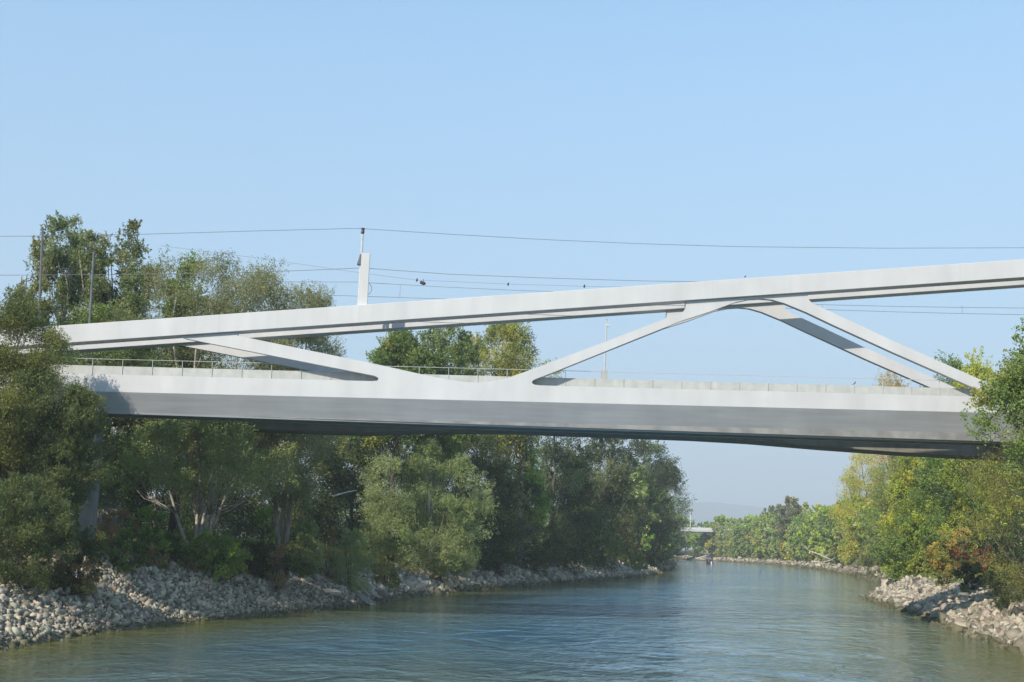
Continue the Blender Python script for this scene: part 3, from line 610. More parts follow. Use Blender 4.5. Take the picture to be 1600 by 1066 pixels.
TREES = [
 # foreground left
 dict(name='willow_tree', label='blurred yellow-green willow filling the left edge in front of the bridge end', px=-20, D=92, top=452, wpx=200, low=.3, shape='tall', pal='yolive', leaf=.20, asp=.32, n=80000, seed=11, gap=.35, stems=2, patch=('dwillow', .45)),
 dict(name='willow_tree', label='dark willow with a feathery side branch that covers the left end of the deck', px=96, D=91, top=596, wpx=94, low=.34, shape='round', pal='dwillow', leaf=.19, asp=.3, n=42000, seed=12, gap=.4, upw=.5, patch=('dark', .5)),
 dict(name='willow_shrub', label='large dark green shrub at the left edge above the stone slope', px=30, D=84, top=738, wpx=150, low=.02, shape='dome', pal='dwillow', leaf=.17, asp=.3, n=34000, seed=13, cat='shrub', stems=4, patch=('dark', .45), gap=.2),
 dict(name='willow_shrub', label='low dark shrub below the bridge pier on the left', px=118, D=88, top=812, wpx=75, low=.02, shape='dome', pal='dark', leaf=.17, asp=.35, n=9000, seed=14, cat='shrub', stems=4),
 # outside the frame on the left: they shade the slope
 dict(name='poplar_tree', label='poplar standing outside the left edge behind the willow', px=-420, D=95, top=380, wpx=170, low=.15, shape='tall', pal='green', leaf=.35, n=16000, seed=16),
 # behind the bridge on the left
 dict(name='poplar_tree', label='tall poplar with open forked crown, highest of the trees at upper left', px=84, D=124, top=322, wpx=145, low=.34, shape='plumes', pal='willow', leaf=.32, asp=0.4, n=26000, seed=21, gap=.5, bark='palebark', stems=3, rcs=0.075, patch=('grey', .3), M_=110, upw=0.7),
 dict(name='poplar_tree', label='tall poplar with three upright plumes and pale limbs, second highest at upper left', px=176, D=122, top=332, wpx=150, low=.36, shape='plumes', pal='willow', leaf=.32, asp=0.4, n=27000, seed=22, gap=.5, bark='palebark', stems=3, rcs=0.075, patch=('grey', .4)),
 dict(name='poplar_tree', label='poplar at the left edge with its top just right of the frame corner', px=20, D=118, top=362, wpx=80, low=.25, shape='plumes', pal='olive', leaf=.3, n=18000, seed=23, gap=.4, stems=2, rcs=0.08, upw=0.7),
 dict(name='poplar_tree', label='single dark poplar top rising above the grey willow', px=270, D=132, top=376, wpx=80, low=.35, shape='plumes', pal='green', leaf=.32, n=20000, seed=24, gap=.45, patch=('green', .3), rcs=0.08, upw=0.7),
 dict(name='lime_tree', label='fresh green leafy tree below the two tall poplars', px=150, D=116, top=450, wpx=190, low=.12, shape='tall', pal='green', leaf=.28, n=26000, seed=25, gap=.3, patch=('willow', .4)),
 dict(name='willow_tree', label='grey-green willow filling the gap between the tall poplars and the broad willow', px=222, D=138, top=432, wpx=150, low=.2, shape='round', pal='grey', leaf=.26, asp=.35, n=24000, seed=29, gap=.3, patch=('green', .35)),
 dict(name='willow_tree', label='broad grey-green willow behind the left part of the top chord', px=322, D=121, top=396, wpx=330, low=.3, shape='round', pal='grey', leaf=.26, asp=.3, n=70000, seed=26, gap=.25, upw=.55, bark='palebark', stems=4, rcs=.09),
 dict(name='willow_tree', label='grey-green willow with ragged right side ending in open sky', px=442, D=128, top=424, wpx=190, low=.22, shape='round', pal='grey', leaf=.26, asp=.3, n=40000, seed=27, gap=0.4, upw=.6, bark='palebark', stems=3, rcs=.085),
 dict(name='willow_tree', label='multi-stemmed willow with pale forking trunks under the left of the bridge', px=306, D=110, top=640, wpx=300, low=.46, need=9, shape='dome', pal='silver', leaf=.24, asp=.32, n=34000, seed=28, gap=.3, bark='palebark', stems=5, nl=30, upw=.1, r0=.33, rcs=.10),
 # dark wood behind
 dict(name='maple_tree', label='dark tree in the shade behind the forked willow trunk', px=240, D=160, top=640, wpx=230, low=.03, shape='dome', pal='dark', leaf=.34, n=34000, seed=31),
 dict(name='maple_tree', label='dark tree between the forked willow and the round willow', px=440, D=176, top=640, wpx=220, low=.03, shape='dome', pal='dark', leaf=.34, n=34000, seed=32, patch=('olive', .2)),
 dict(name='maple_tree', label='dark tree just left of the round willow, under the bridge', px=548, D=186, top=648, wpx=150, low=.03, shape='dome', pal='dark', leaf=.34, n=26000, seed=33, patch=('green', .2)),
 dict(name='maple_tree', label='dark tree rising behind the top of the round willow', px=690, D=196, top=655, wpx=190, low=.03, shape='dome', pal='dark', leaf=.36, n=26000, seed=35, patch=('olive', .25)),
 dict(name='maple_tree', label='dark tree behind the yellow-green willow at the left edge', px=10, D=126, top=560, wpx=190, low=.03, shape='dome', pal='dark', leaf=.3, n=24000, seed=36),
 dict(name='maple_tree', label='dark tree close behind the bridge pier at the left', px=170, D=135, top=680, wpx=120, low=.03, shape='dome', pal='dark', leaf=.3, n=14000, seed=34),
 # in the gap above the deck, centre
 dict(name='poplar_tree', label='green tree with yellow twig ends, leftmost in the gap above the deck', px=612, D=172, top=514, wpx=110, low=.5, shape='round', pal='green', leaf=.36, n=26000, seed=41, gap=.4, patch=('mix', .3)),
 dict(name='poplar_tree', label='tallest green tree in the middle of the gap above the deck', px=680, D=178, top=500, wpx=150, low=.48, shape='round', pal='green', leaf=.36, n=36000, seed=42, gap=.35, bark='palebark', stems=2, patch=('willow', .4), rcs=0.09),
 dict(name='poplar_tree', label='yellowish tree right of the middle in the gap above the deck', px=775, D=172, top=494, wpx=130, low=.48, shape='round', pal='mix', leaf=.36, n=26000, seed=43, gap=.3, patch=('yellow', .2)),
 dict(name='poplar_tree', label='dark feathery tree at the right end of the gap above the deck', px=812, D=184, top=512, wpx=110, low=.45, shape='plumes', pal='dark', leaf=.34, n=16000, seed=44, gap=.55, patch=('green', .3)),
 dict(name='willow_shrub', label='small grey-green tree top right behind the foot of the central diagonal', px=862, D=196, top=566, wpx=64, low=.1, shape='round', pal='willow', leaf=.36, n=9000, seed=45, cat='tree'),
 # under the bridge, centre
 dict(name='willow_tree', label='large round silvery-green willow on the bank under the middle of the bridge', px=664, D=152, top=688, wpx=205, low=.02, shape='round', pal='silver', leaf=.27, asp=.35, n=60000, seed=51, gap=.12, stems=4, rcs=.085, patch=('willow', .2)),
 dict(name='willow_tree', label='dark olive tree leaning over the water right of the round willow', px=762, D=166, top=676, wpx=120, low=.04, shape='tall', pal='dark', leaf=.32, n=26000, seed=52, gap=.3, patch=('grey', .4)),
 dict(name='poplar_tree', label='light yellow-green poplar crown above the dark trees right of the round willow', px=822, D=184, top=694, wpx=62, low=.35, shape='spire', pal='bright', leaf=.34, n=14000, seed=53, gap=.3),
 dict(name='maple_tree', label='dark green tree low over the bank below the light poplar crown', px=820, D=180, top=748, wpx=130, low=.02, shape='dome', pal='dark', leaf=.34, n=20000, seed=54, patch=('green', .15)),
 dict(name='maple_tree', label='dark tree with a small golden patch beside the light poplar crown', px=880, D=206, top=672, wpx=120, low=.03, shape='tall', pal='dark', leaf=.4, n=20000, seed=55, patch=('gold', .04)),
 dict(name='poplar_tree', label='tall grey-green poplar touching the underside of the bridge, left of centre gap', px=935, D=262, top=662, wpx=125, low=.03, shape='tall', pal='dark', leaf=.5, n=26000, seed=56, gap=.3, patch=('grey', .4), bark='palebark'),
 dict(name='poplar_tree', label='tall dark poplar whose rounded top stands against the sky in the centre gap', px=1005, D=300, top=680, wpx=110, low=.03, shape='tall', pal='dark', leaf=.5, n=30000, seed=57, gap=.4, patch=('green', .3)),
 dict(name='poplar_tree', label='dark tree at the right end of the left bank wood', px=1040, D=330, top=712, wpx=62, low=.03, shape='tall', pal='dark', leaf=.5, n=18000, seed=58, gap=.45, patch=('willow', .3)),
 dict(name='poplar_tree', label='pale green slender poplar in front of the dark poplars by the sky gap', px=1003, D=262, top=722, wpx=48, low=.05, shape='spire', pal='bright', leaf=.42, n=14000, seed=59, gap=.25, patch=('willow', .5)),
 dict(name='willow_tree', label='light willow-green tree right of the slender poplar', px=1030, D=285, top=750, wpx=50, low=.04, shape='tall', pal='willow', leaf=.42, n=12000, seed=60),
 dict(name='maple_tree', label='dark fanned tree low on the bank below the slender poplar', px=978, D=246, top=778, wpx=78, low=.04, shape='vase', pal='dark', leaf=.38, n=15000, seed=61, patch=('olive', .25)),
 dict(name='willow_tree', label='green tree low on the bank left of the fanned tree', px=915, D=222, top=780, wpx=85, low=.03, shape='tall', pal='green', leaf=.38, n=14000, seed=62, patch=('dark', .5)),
 # small ones on the left bank
 dict(name='poplar_sapling', label='slim grey-green young poplar at the top of the stone slope', px=478, D=121, top=778, wpx=48, low=.05, shape='spire', pal='silver', leaf=.2, asp=.45, n=11000, seed=71, gap=.25),
 dict(name='willow_shrub', label='round grey-green bush between the young poplar and the round willow', px=552, D=133, top=824, wpx=64, low=0, shape='dome', pal='silver', leaf=.17, asp=.3, n=12000, seed=72, cat='shrub', stems=5, gap=.1),
 dict(name='willow_shrub', label='olive bush touching the left foot of the round willow', px=606, D=142, top=838, wpx=56, low=0, shape='dome', pal='olive', leaf=.2, asp=.35, n=7000, seed=73, cat='shrub', stems=4, gap=.2),
 dict(name='elder_shrub', label='bright green leafy bush left of the forked willow trunk', px=228, D=103, top=792, wpx=62, low=0, shape='dome', pal='green', leaf=.2, asp=.6, n=6000, seed=74, cat='shrub', stems=4, gap=.4, patch=('bright', .4)),
 dict(name='elder_shrub', label='vivid green small bush in the shade right of the forked willow', px=415, D=136, top=788, wpx=46, low=0, shape='dome', pal='bright', leaf=.22, asp=.6, n=4000, seed=75, cat='shrub', stems=3, gap=.4),
 dict(name='elder_shrub', label='green bush in front of the forked willow trunk', px=330, D=105, top=832, wpx=100, low=0, shape='dome', pal='green', leaf=.19, asp=.55, n=11000, seed=76, cat='shrub', stems=4, gap=.4, patch=('bright', .4)),
 dict(name='bramble_shrub', label='dark bush hanging over the stone slope left of the young poplar', px=402, D=112, top=846, wpx=110, low=0, shape='dome', pal='dark', leaf=.18, asp=.5, n=13000, seed=77, cat='shrub', stems=4, gap=.3, patch=('olive', .2)),
 dict(name='bramble_shrub', label='dark bush with stones showing beneath the bright green bush', px=262, D=100, top=834, wpx=60, low=0, shape='dome', pal='green', leaf=.18, asp=.5, n=5000, seed=78, cat='shrub', stems=4, gap=.3, patch=('dark', .6)),
 dict(name='elder_shrub', label='yellow-green bush just right of the forked willow trunk', px=362, D=112, top=842, wpx=54, low=0, shape='dome', pal='lime', leaf=.19, asp=.55, n=5000, seed=85, cat='shrub', stems=4, gap=.4, patch=('green', .5)),
 dict(name='dry_shrub', label='tan dry bush at the edge of the stones left of the slim young poplar', px=436, D=116, top=846, wpx=40, low=0, shape='dome', pal='brown', leaf=.16, asp=.3, n=3500, seed=86, cat='shrub', stems=4, patch=('olive', .3)),
 dict(name='dry_shrub', label='rusty low bush among the stones below the dark overhanging bush', px=376, D=112, top=880, wpx=30, low=0, shape='dome', pal='brown', leaf=.13, asp=.3, n=1800, seed=87, cat='shrub', stems=4),
 dict(name='bramble_shrub', label='low dark green bush between the pier and the bright leafy bush', px=198, D=94, top=828, wpx=56, low=0, need=5.5, shape='dome', pal='green', leaf=.18, asp=.5, n=5000, seed=88, cat='shrub', stems=4, gap=.3, patch=('dark', .4)),
 dict(name='dry_shrub', label='rust-coloured bush hanging over the stones below the low dark green bush', px=246, D=94, top=850, wpx=40, low=0, need=5.5, shape='dome', pal='brown', leaf=.15, asp=.3, n=3500, seed=89, cat='shrub', stems=4, patch=('green', .3)),
 dict(name='elder_shrub', label='fresh green bush at the edge of the stones below the young poplar', px=470, D=112, top=846, wpx=52, low=0, need=5, shape='dome', pal='green', leaf=.18, asp=.5, n=4500, seed=90, cat='shrub', stems=4, gap=.3, patch=('olive', .3)),
 dict(name='dry_shrub', label='reddish brown dry bush beside the bridge pier', px=182, D=104, top=796, wpx=62, low=0, shape='dome', pal='brown', leaf=.16, asp=.3, n=5000, seed=79, cat='shrub', stems=5),
 dict(name='dry_shrub', label='brown dry bush on the stone slope right of the left edge shrub', px=124, D=88, top=850, wpx=62, low=0, shape='dome', pal='brown', leaf=.13, asp=.3, n=5000, seed=80, cat='shrub', stems=5, patch=('green', .35)),
 dict(name='dry_shrub', label='brown dry bush behind the round grey-green bush', px=516, D=134, top=822, wpx=42, low=0, shape='dome', pal='brown', leaf=.18, asp=.3, n=4000, seed=81, cat='shrub', stems=5),
 dict(name='dry_shrub', label='small rusty bush at the edge of the stones below the forked willow', px=302, D=100, top=866, wpx=22, low=0, shape='dome', pal='brown', leaf=.13, asp=.3, n=1500, seed=82, cat='shrub', stems=4),
 dict(name='dry_shrub', label='pale brown bush at the tip of the left bank', px=1024, D=262, top=850, wpx=38, low=0, shape='dome', pal='grey', leaf=.3, asp=.3, n=4000, seed=83, cat='shrub', stems=4, patch=('brown', .4)),
 dict(name='willow_shrub', label='green bush left of the pale brown bush at the tip of the left bank', px=992, D=248, top=862, wpx=40, low=0, shape='dome', pal='green', leaf=.3, asp=.4, n=4000, seed=84, cat='shrub', stems=4),
 # right bank, near
 dict(name='poplar_tree', label='near poplar with large bright green leaves at the right edge', px=1690, D=90, top=470, wpx=200, low=.33, shape='tall', pal='green', leaf=.21, asp=.72, n=46000, seed=91, gap=.4, patch=('mix', .3), r0=.22, upw=.2),
 dict(name='willow_tree', label='olive willow in front of the near poplar at the right edge', px=1625, D=93, top=655, wpx=200, low=.10, shape='round', pal='olive', leaf=.18, asp=.28, n=26000, seed=92, gap=.25, patch=('grey', .3)),
 dict(name='willow_shrub', label='dark round bush above the right stone bank', px=1578, D=108, top=866, wpx=84, low=0, shape='dome', pal='dark', leaf=.15, asp=.3, n=13000, seed=93, cat='shrub', stems=5, gap=.15),
 dict(name='poplar_tree', label='tree outside the right edge on the near bank', px=1760, D=86, top=430, wpx=190, low=.12, shape='tall', pal='green', leaf=.36, n=16000, seed=94),
 dict(name='maple_tree', label='green tree top behind the foot of the right diagonal', px=1492, D=196, top=540, wpx=82, low=.2, shape='round', pal='green', leaf=.36, n=20000, seed=95, gap=.3, patch=('bright', .3)),
 dict(name='maple_tree', label='yellow-green tree top left of the near poplar', px=1542, D=188, top=552, wpx=80, low=.2, shape='round', pal='lime', leaf=.38, n=18000, seed=96, gap=.35, patch=('green', .4)),
 dict(name='maple_tree', label='golden tree top peeking over the parapet at the right', px=1398, D=206, top=574, wpx=66, low=.3, shape='round', pal='gold', leaf=.34, n=11000, seed=97, gap=.5),
 # right bank under the bridge
 dict(name='maple_tree', label='yellow tree at the left end of the right bank wood, against the sky', px=1352, D=224, top=694, wpx=84, low=.10, shape='tall', pal='yellow', leaf=.38, n=22000, seed=101, gap=.25, patch=('lime', .4)),
 dict(name='maple_tree', label='soft green tree second from the sky on the right bank', px=1408, D=214, top=694, wpx=92, low=.05, shape='tall', pal='mix', leaf=.36, n=24000, seed=102, gap=.25, patch=('green', .3)),
 dict(name='maple_tree', label='yellow-green full crown in the middle of the right bank wood', px=1446, D=200, top=700, wpx=110, low=.12, shape='round', pal='lime', leaf=.36, n=26000, seed=103, gap=.3, patch=('green', .45)),
 dict(name='maple_tree', label='darker green crown near the right end of the bridge', px=1512, D=190, top=690, wpx=116, low=.22, shape='round', pal='green', leaf=.34, n=22000, seed=104, gap=.4, bark='palebark', patch=('lime', .45)),
 dict(name='maple_tree', label='shaded dark tree behind the right bank crowns', px=1505, D=222, top=720, wpx=190, low=.02, shape='dome', pal='dark', leaf=.4, n=22000, seed=105),
 dict(name='maple_tree', label='green tree spreading low over the tip of the right stone bank', px=1442, D=184, top=800, wpx=118, low=.02, shape='dome', pal='green', leaf=.32, n=24000, seed=106, gap=.25, patch=('lime', .3)),
 dict(name='maple_tree', label='orange-brown tree above the right stone bank', px=1492, D=172, top=822, wpx=78, low=.03, shape='round', pal='gold', leaf=.3, n=12000, seed=107, gap=.4, patch=('green', .6)),
 dict(name='sumac_shrub', label='dark red bush among the trees above the right stone bank', px=1512, D=168, top=838, wpx=44, low=.1, shape='round', pal='red', leaf=.26, n=3500, seed=108, cat='shrub', stems=3, gap=.5, patch=('green', .3)),
 dict(name='sumac_shrub', label='reddish bush just left of the dark round bush', px=1546, D=140, top=855, wpx=40, low=.05, shape='round', pal='red', leaf=.22, n=2600, seed=109, cat='shrub', stems=3, gap=.5, patch=('olive', .5)),
 dict(name='willow_shrub', label='grey willow branchwork drooping to the water beyond the right stone bank', px=1372, D=212, top=838, wpx=58, low=0, shape='round', pal='willow', leaf=.3, asp=.3, n=9000, seed=110, cat='shrub', stems=4, upw=-.4, patch=('dark', .3)),
 dict(name='willow_shrub', label='bright yellow-green bush at the tip of the right stone bank', px=1420, D=184, top=868, wpx=58, low=0, shape='dome', pal='lime', leaf=.26, n=5000, seed=111, cat='shrub', stems=4, gap=.3),
 dict(name='bramble_shrub', label='dark green bush behind the right stone bank left of the dark round bush', px=1522, D=130, top=880, wpx=60, low=0, shape='dome', pal='dark', leaf=.2, n=6000, seed=112, cat='shrub', stems=4, patch=('olive', .3)),
 dict(name='bramble_shrub', label='olive bush on the right stone bank below the orange-brown tree', px=1484, D=146, top=888, wpx=56, low=0, shape='dome', pal='olive', leaf=.2, n=5000, seed=113, cat='shrub', stems=4, patch=('gold', .3)),
]
for k in TREES: tree(**k)

# ---- rows of trees along the far banks: a few kinds built once and copied
def proto(name, pal, shape, H, W, seed, patch, n=5200):
    rng = np.random.default_rng(seed); c, d, t = crown_points(H, W, .04 * H, shape, 34, rng, (0, 0), .3)
    rad = .12 * (W + H) * .5 * rng.uniform(.8, 1.4, len(c))
    me = leaf_mesh('crown', c, d, rad, n, 1.0, .6, pal, rng, .4, .5, None, patch)
    fa = me.attributes['col']; fc = np.empty(len(me.polygons) * 4, np.float32); fa.data.foreach_get('color', fc); fc = fc.reshape(-1, 4); fc[:, :3] *= np.array([1.22, 1.2, 1.12]); fa.data.foreach_set('color', fc.ravel()); me.materials.append(M['leaf'])
    o = wood('trunk', None, H, W, .1 * H, c, rng, 'bark', 1, .28, 8); tm = o.data; bpy.data.objects.remove(o)
    return name, me, tm, H
PR = {'yellow-green': proto('poplar_tree', 'lime', 'tall', 20, 11, 201, ('bright', .6)), 'light green': proto('poplar_tree', 'bright', 'tall', 20, 10, 202, ('willow', .5)),
      'grey-green': proto('willow_tree', 'silver', 'round', 20, 13, 203, ('bright', .3)), 'dull green': proto('ash_tree', 'silver', 'tall', 20, 11, 204, ('mix', .3)),
      'yellow-tinged': proto('maple_tree', 'mix', 'round', 20, 12, 205, ('yellow', .14)), 'dark green': proto('alder_tree', 'green', 'tall', 20, 10, 206, ('bright', .4))}
ORD = ['first', 'second', 'third', 'fourth', 'fifth', 'sixth', 'seventh', 'eighth', 'ninth', 'tenth', 'eleventh', 'twelfth', 'thirteenth', 'fourteenth', 'fifteenth', 'sixteenth', 'seventeenth', 'eighteenth', 'nineteenth', 'twentieth',
       'twenty-first', 'twenty-second', 'twenty-third', 'twenty-fourth', 'twenty-fifth', 'twenty-sixth', 'twenty-seventh', 'twenty-eighth', 'twenty-ninth', 'thirtieth', 'thirty-first', 'thirty-second', 'thirty-third', 'thirty-fourth', 'thirty-fifth', 'thirty-sixth', 'thirty-seventh', 'thirty-eighth', 'thirty-ninth', 'fortieth']
cnt = {}
def place(kind, x, y, H, rz, where, group, wsc=1.0):
    nm, cr, tm, H0 = PR[kind]; z = gz(x, y); key = (kind, where); cnt[key] = cnt.get(key, 0) + 1
    root = empty(nm, (x, y, z - .2), rz); s = H / H0; root.scale = (s * wsc, s * wsc, s)
    for nme, me in (('crown', cr), ('trunk', tm)):
        o = bpy.data.objects.new(nme, me); C.objects.link(o); o.parent = root
    o_ = ORD[min(cnt[key], len(ORD)) - 1]
    tag(root, f'{o_} {kind} tree {where}', 'tree', group)
def walk(S, y0, y1, step, off, rnd):
    """points beside a bank line, `off` metres inland"""
    P = [Vector(p) for p in S]; acc = 0; out = []
    for a, b in zip(P[:-1], P[1:]):
        d = b - a; L = d.length; n_ = Vector((d.y, -d.x)).normalized(); u = acc
        while u < L:
            p = a + d * (u / L); 
            if y0 < p.y < y1 and p.x > -260: out.append(p + n_ * (off + rnd.uniform(-1.5, 1.5)))
            u += step * rnd.uniform(.8, 1.25)
        acc = u - L
    return out
rd = random.Random(77)
kinds = ['yellow-green', 'light green', 'grey-green', 'dull green', 'yellow-tinged', 'dark green', 'light green', 'yellow-green', 'dull green']
for q, p in enumerate(walk(Rp, 250, 815, 8.0, 8.5, rd)):
    if inside(np.array([[p.x, p.y]]))[0] or (p.y < 690 and p.x < 78): continue
    H = 21 + rd.uniform(-2.5, 2.5) if p.y < 700 else 19 + rd.uniform(-2, 2)
    place(kinds[(q * 5 + rd.randrange(3)) % 9], p.x, p.y, H, rd.uniform(0, 6.28), 'along the water on the distant right bank', 'waterside trees on the distant right bank', 1.0)
for q, p in enumerate(walk(Rp, 235, 830, 11.0, 20, rd)):
    if inside(np.array([[p.x, p.y]]))[0]: continue
    place(kinds[(q * 4 + rd.randrange(4)) % 9], p.x, p.y, 24 + rd.uniform(-3, 2.5), rd.uniform(0, 6.28), 'behind the waterside row of the distant right bank', 'back row of trees on the distant right bank', 1.05)
rdl = random.Random(5)
for q, p in enumerate(walk([(a[0], a[1]) for a in Lp][::-1], 330, 700, 12.0, 9, rdl)):
    if inside(np.array([[p.x, p.y]]))[0]: continue
    place(['dark green', 'dull green', 'grey-green'][q % 3], p.x, p.y, 25 + rdl.uniform(-3, 3), rdl.uniform(0, 6.28), 'at the distant end of the left bank', 'trees at the distant end of the left bank', 1.0)
tree(name='ash_tree', label='grey-green tree standing taller than the row on the distant right bank', px=1230, D=500, top=776, wpx=46, low=.45, shape='round', pal='grey', leaf=.9, n=7000, seed=301, gap=.5)
for q, (px, D, top, wp) in enumerate(((590, 330, 640, 200), (720, 350, 650, 180), (1600, 300, 640, 220), (1740, 280, 600, 260), (300, 260, 560, 260), (80, 240, 520, 260), (-160, 220, 500, 300), (1850, 220, 560, 300))):
    tree(name='oak_tree', label=['oak hidden far behind the round willow', 'oak hidden far behind the olive tree', 'oak far behind the right bank crowns', 'oak beyond the right edge, inland', 'oak far behind the forked willow', 'oak far behind the tall poplars', 'oak beyond the left edge, inland', 'oak beyond the right edge, closer to the bridge'][q],
         px=px, D=D, top=top, wpx=wp, low=.03, shape='dome', pal='dark', leaf=.9, n=9000, seed=400 + q)

# ---- ground cover: grass and herbs nobody could count
def cover(name, label, area, nclump, hgt, leaf, pal, seed, dlo, dhi, side, patch=None, per=26):
    rng = np.random.default_rng(seed); xs, ys = [], []
    x = rng.uniform(area[0], area[1], nclump * 6); y = area[2] + (area[3] - area[2]) * rng.random(nclump * 6) ** 1.3
    z, d, wd, lf = terrain(x, y, True); ok = (d > wd * dlo) & (d < wd + dhi) & (lf == side) & (wob(x * .6, y * .5) + rng.random(len(x)) * 1.2 > .35)
    x, y, z = x[ok][:nclump], y[ok][:nclump], z[ok][:nclump]; c = np.stack([x, y, z + hgt * .35], 1)
    me = leaf_mesh(name, c, np.tile([0, 0, 1.], (len(c), 1)), rng.uniform(.5, 1.2, len(c)) * hgt, len(c) * per, leaf, .28, pal, rng, .8, .3, None, patch)
    o = link(name, me, M['leaf']); tag(o, label, 'ground cover', None, 'stuff')
cover('undergrowth', 'green herbs and grass covering the left bank above the stones', (-62, 0, 60, 190), 9000, .62, .24, 'green', 501, .84, 22, True, ('olive', .5), 44)
cover('dry_weeds', 'brown dry weeds scattered over the left bank', (-50, 0, 66, 170), 2200, .75, .2, 'brown', 502, .66, 7, True, ('olive', .4), 44)
cover('undergrowth', 'low green growth at the foot of the trees along the left bank', (-40, 60, 190, 420), 4200, 1.0, .45, 'green', 503, .95, 22, True, ('dark', .5))
cover('undergrowth', 'low growth at the foot of the right bank trees', (28, 75, 60, 260), 6500, .7, .28, 'mix', 504, .93, 24, False, ('green', .5))
cover('undergrowth', 'low growth at the foot of the distant right bank trees', (50, 175, 250, 800), 3600, 1.2, .8, 'willow', 505, 1.0, 22, False, ('olive', .4))

# ------------------------------------------------------------------ stones of the banks
import bmesh
bm = bmesh.new(); bmesh.ops.create_icosphere(bm, subdivisions=1, radius=1); bm.verts.ensure_lookup_table()
IV = np.array([v.co[:] for v in bm.verts]); IF = np.array([[v.index for v in f.verts] for f in bm.faces]); bm.free()
bm = bmesh.new(); bmesh.ops.create_icosphere(bm, subdivisions=2, radius=1); bm.verts.ensure_lookup_table()
JV = np.array([v.co[:] for v in bm.verts]); JF = np.array([[v.index for v in f.verts] for f in bm.faces]); bm.free()
IV = np.array([(x, y, z) for x in (-.62, .62) for y in (-.62, .62) for z in (-.62, .62)])
IF = np.array([(0, 1, 3), (0, 3, 2), (4, 6, 7), (4, 7, 5), (0, 4, 5), (0, 5, 1), (2, 3, 7), (2, 7, 6), (0, 2, 6), (0, 6, 4), (1, 5, 7), (1, 7, 3)])
def stone_col(n, z, rng):
    g = rng.uniform(.15, .52, (n, 1)) * np.array([[1.0, .88, .67]]) * (1 + rng.normal(size=(n, 3)) * .025)
    wet = np.clip(1 - (z - .05) / .35, 0, 1)[:, None] * rng.uniform(.7, 1, (n, 1)); return g * (1 - wet) + wet * np.array([[.075, .075, .035]])
def riprap(name, label, y0, y1, x0, x1, spacing, size, side, seed, up=1.0):
    ang = .66
    rng = np.random.default_rng(seed)
    xs = np.arange(x0, x1, spacing); ys = np.arange(y0, y1, spacing); X, Y = np.meshgrid(xs, ys); X = X.ravel() + rng.uniform(-.5, .5, X.size) * spacing; Y = Y.ravel() + rng.uniform(-.5, .5, Y.size) * spacing
    z, d, wd, lf = terrain(X, Y, True); ok = (d > -spacing * 1.6) & (d < wd * up + rng.normal(size=len(X)) * .7) & (lf == side); X, Y, z = X[ok], Y[ok], z[ok]; n = len(X)
    sz = size * np.clip(rng.lognormal(-.05, .5, n), .4, 2.5); sc3 = sz[:, None] * rng.uniform(.45, 1.3, (n, 3))
    V = (IV[None] + rng.normal(size=(n, len(IV), 3)) * .20) * 1.15 * sc3[:, None]
    A = rng.normal(size=(n, 3, 3)); Q, _ = np.linalg.qr(A); V = np.einsum('nvi,nij->nvj', V, Q)
    V += np.stack([X, Y, z + sz * .22], 1)[:, None]
    Fc = (IF[None] + (np.arange(n) * len(IV))[:, None, None]).reshape(-1, 3)
    col = np.repeat(stone_col(n, z, rng), len(IF), 0)
    o = link(name, np_mesh(name, V.reshape(-1, 3), Fc, 3, col), M['stone']); tag(o, label, 'stones', None, 'stuff')
riprap('riprap', 'rough pale riprap stones covering the left bank slope near the bridge', 56, 135, -46, -8, .235, .125, True, 601, .90)
riprap('riprap', 'pale riprap stones edging the left bank further on', 135, 420, -26, 62, .45, .25, True, 602)
riprap('riprap', 'rough pale riprap stones covering the near right bank', 66, 186, 29, 62, .34, .18, False, 603)
riprap('riprap', 'strip of pale stones along the distant right bank', 186, 800, 40, 170, 1.0, .45, False, 604, .8)
riprap('riprap', 'strip of pale stones at the river bend', 700, 860, -60, 110, 1.3, .5, False, 605, .8)
SM = []
rng = np.random.default_rng(620)
for k in range(14):
    v = JV * (1 + rng.normal(size=(len(JV), 1)) * .09); lim = rng.uniform(.42, .75, 3); v = np.clip(v, -lim, lim) * rng.uniform(.8, 1.25, 3)
    g = rng.uniform(.34, .54) * np.array([1, .89, .70]); me = np_mesh('stone', v, JF, 3, np.tile(g, (len(JF), 1)) * rng.uniform(.9, 1.08, (len(JF), 1))); me.materials.append(M['stone']); SM.append(me)
def stones(n, y0, y1, x0, x1, side, smin, smax, label, group, dmax=1.0):
    k = 0
    while k < n:
        x, y = rng.uniform(x0, x1), y0 + (y1 - y0) * rng.random(); z, d, wd, lf = terrain([x], [y], True)
        if lf[0] != side or d[0] < .4 or d[0] > wd[0] * dmax: continue
        s = rng.uniform(smin, smax); o = bpy.data.objects.new('stone', SM[rng.integers(14)]); C.objects.link(o)
        o.location = (x, y, z[0] + s * .25); o.rotation_euler = tuple(rng.uniform(0, 6.28, 3)); o.scale = (s, s * rng.uniform(.7, 1), s * rng.uniform(.6, .9)); tag(o, label, 'stone', group); k += 1
stones(150, 62, 132, -42, -10, True, .20, .34, 'larger angular pale stone lying in the left bank slope near the bridge', 'larger stones of the left bank slope')
stones(50, 150, 290, -10, 40, True, .35, .6, 'larger pale stone at the water on the left bank beyond the bridge', 'larger stones of the left bank beyond the bridge')
stones(100, 74, 175, 29, 60, False, .28, .48, 'larger pale stone lying on the right stone bank', 'larger stones of the right bank')
def boulder(px, D, s, label, sc=(1, 1, .7), rz=0):
    x = gx(px, D); o = bpy.data.objects.new('boulder', SM[int(px) % 14]); C.objects.link(o); o.location = (x, D, gz(x, D) + s * .3); o.scale = tuple(s * c for c in sc); o.rotation_euler = (.2, .1, rz); tag(o, label, 'boulder')
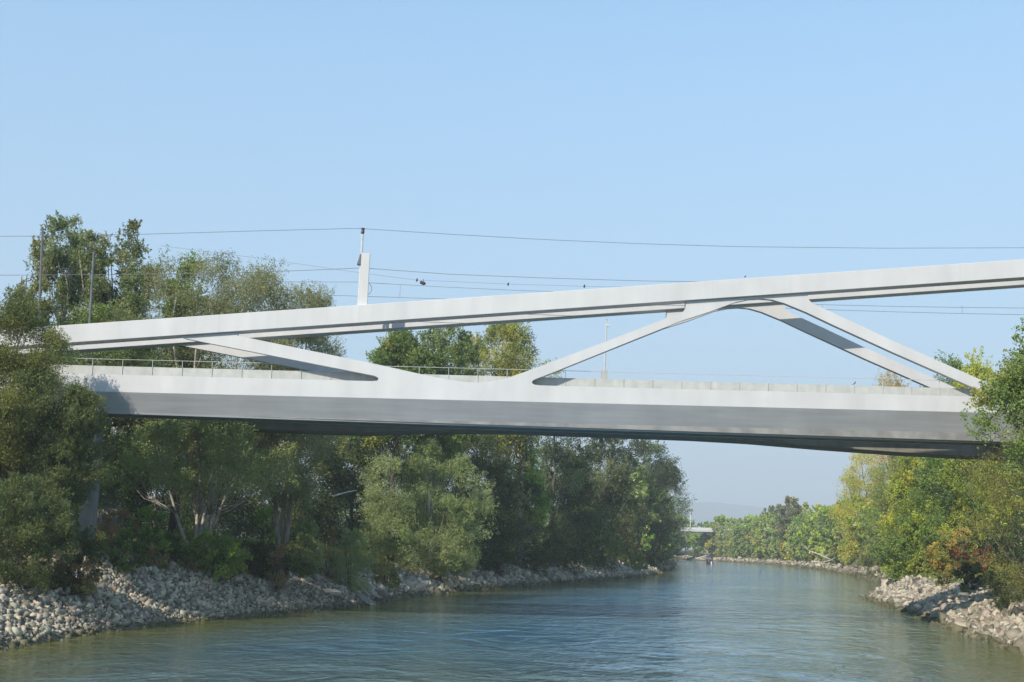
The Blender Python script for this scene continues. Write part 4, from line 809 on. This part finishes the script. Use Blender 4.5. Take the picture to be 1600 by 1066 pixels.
boulder(524, 124.5, .85, 'flat pale boulder lying in the middle of the left stone slope below the young poplar', (1.5, .9, .4))
boulder(560, 133, .8, 'orange-pink broken boulder below the round grey-green bush', (.9, .8, .7), 1)
boulder(538, 131, .6, 'pinkish boulder beside the concrete ramp', (1, .8, .6), .4)
boulder(1500, 108, .75, 'squat pale boulder at the waterline of the right stone bank', (1.3, 1, .6))
boulder(362, 114, .8, 'lone pale boulder at the foot of the green bush in front of the forked willow', (1.2, .9, .7))

# concrete ramp let into the left slope, fallen wood
def slab(name, pts, th, m, label, cat):
    P = [Vector(p) for p in pts]; o = MB().hexa([p - Vector((0, 0, th)) for p in P], P).build(name, m); bv = o.modifiers.new('b', 'BEVEL'); bv.width = .04; tag(o, label, cat); return o
x1_, y1_ = gx(585, 129), 129.0; x2_, y2_ = gx(515, 136), 136.0
def g3(x, y, up=.25): return (x, y, gz(x, y) + up)
slab('concrete_ramp', [g3(x1_, y1_, .3), g3(x1_ + 1.2, y1_ + 2.4, .3), g3(x2_ + 1.2, y2_ + 2, .4), g3(x2_, y2_ - .6, .4)], .5, M['concrete2'], 'sloping tan concrete ramp set into the left stone slope', 'ramp')
def limb(name, pts, r, label, m='deadwood', twigs=0, seed=0):
    rn = random.Random(seed); b = MB(); P = [Vector(p) for p in pts]; b.tube(P, [r * (1 - .6 * k / (len(P) - 1)) for k in range(len(P))], 7)
    for k in range(twigs):
        a = P[rn.randrange(1, len(P))]; v = Vector((rn.uniform(-1, 1), rn.uniform(-.5, .5), rn.uniform(.2, 1))) * r * 12; b.tube([a, a + v * .5, a + v + Vector((0, 0, -r))], [r * .4, r * .25, r * .1], 5)
    o = b.build(name, M[m], None, True); tag(o, label, 'dead wood'); return o
limb('fallen_branch', [at(520, 776, 141), at(533, 772, 141), at(545, 768.5, 141.3), at(557, 766.5, 142)], .12, 'bleached bare branch poking out of the dark left of the round willow')
limb('driftwood_log', [at(1268, 877, 452), at(1283, 879, 450), at(1297, 876, 450), at(1304, 872, 450)], .26, 'pale driftwood trunk lying on the distant right bank', twigs=5, seed=4)
limb('fallen_tree', [at(1303, 877, 446), at(1290, 871, 446), at(1277, 865, 447), at(1264, 861, 448)], .28, 'bare fallen tree leaning over the driftwood trunk on the distant right bank', twigs=7, seed=6)
limb('fallen_tree', [at(1088, 873, 716), at(1100, 869.5, 716), at(1108, 867, 716)], .4, 'fallen tree on the far shore just behind the boat', twigs=6, seed=9)

# ------------------------------------------------------------------ the air
hz = MB().box(-7600, 7600, -320, 11000, -3.2, 380).build('haze', None)
hm = bpy.data.materials.new('haze'); hm.use_nodes = True; t = hm.node_tree; t.nodes.clear()
pv = N(t, 'ShaderNodeVolumePrincipled'); pv.inputs['Density'].default_value = 2.7e-4; pv.inputs['Color'].default_value = (.86, .94, 1, 1); pv.inputs['Anisotropy'].default_value = 0
ou = N(t, 'ShaderNodeOutputMaterial'); t.links.new(pv.outputs[0], ou.inputs['Volume'])
hz.data.materials.append(hm); tag(hz, 'thin pale autumn haze over the river', 'haze', None, 'stuff')
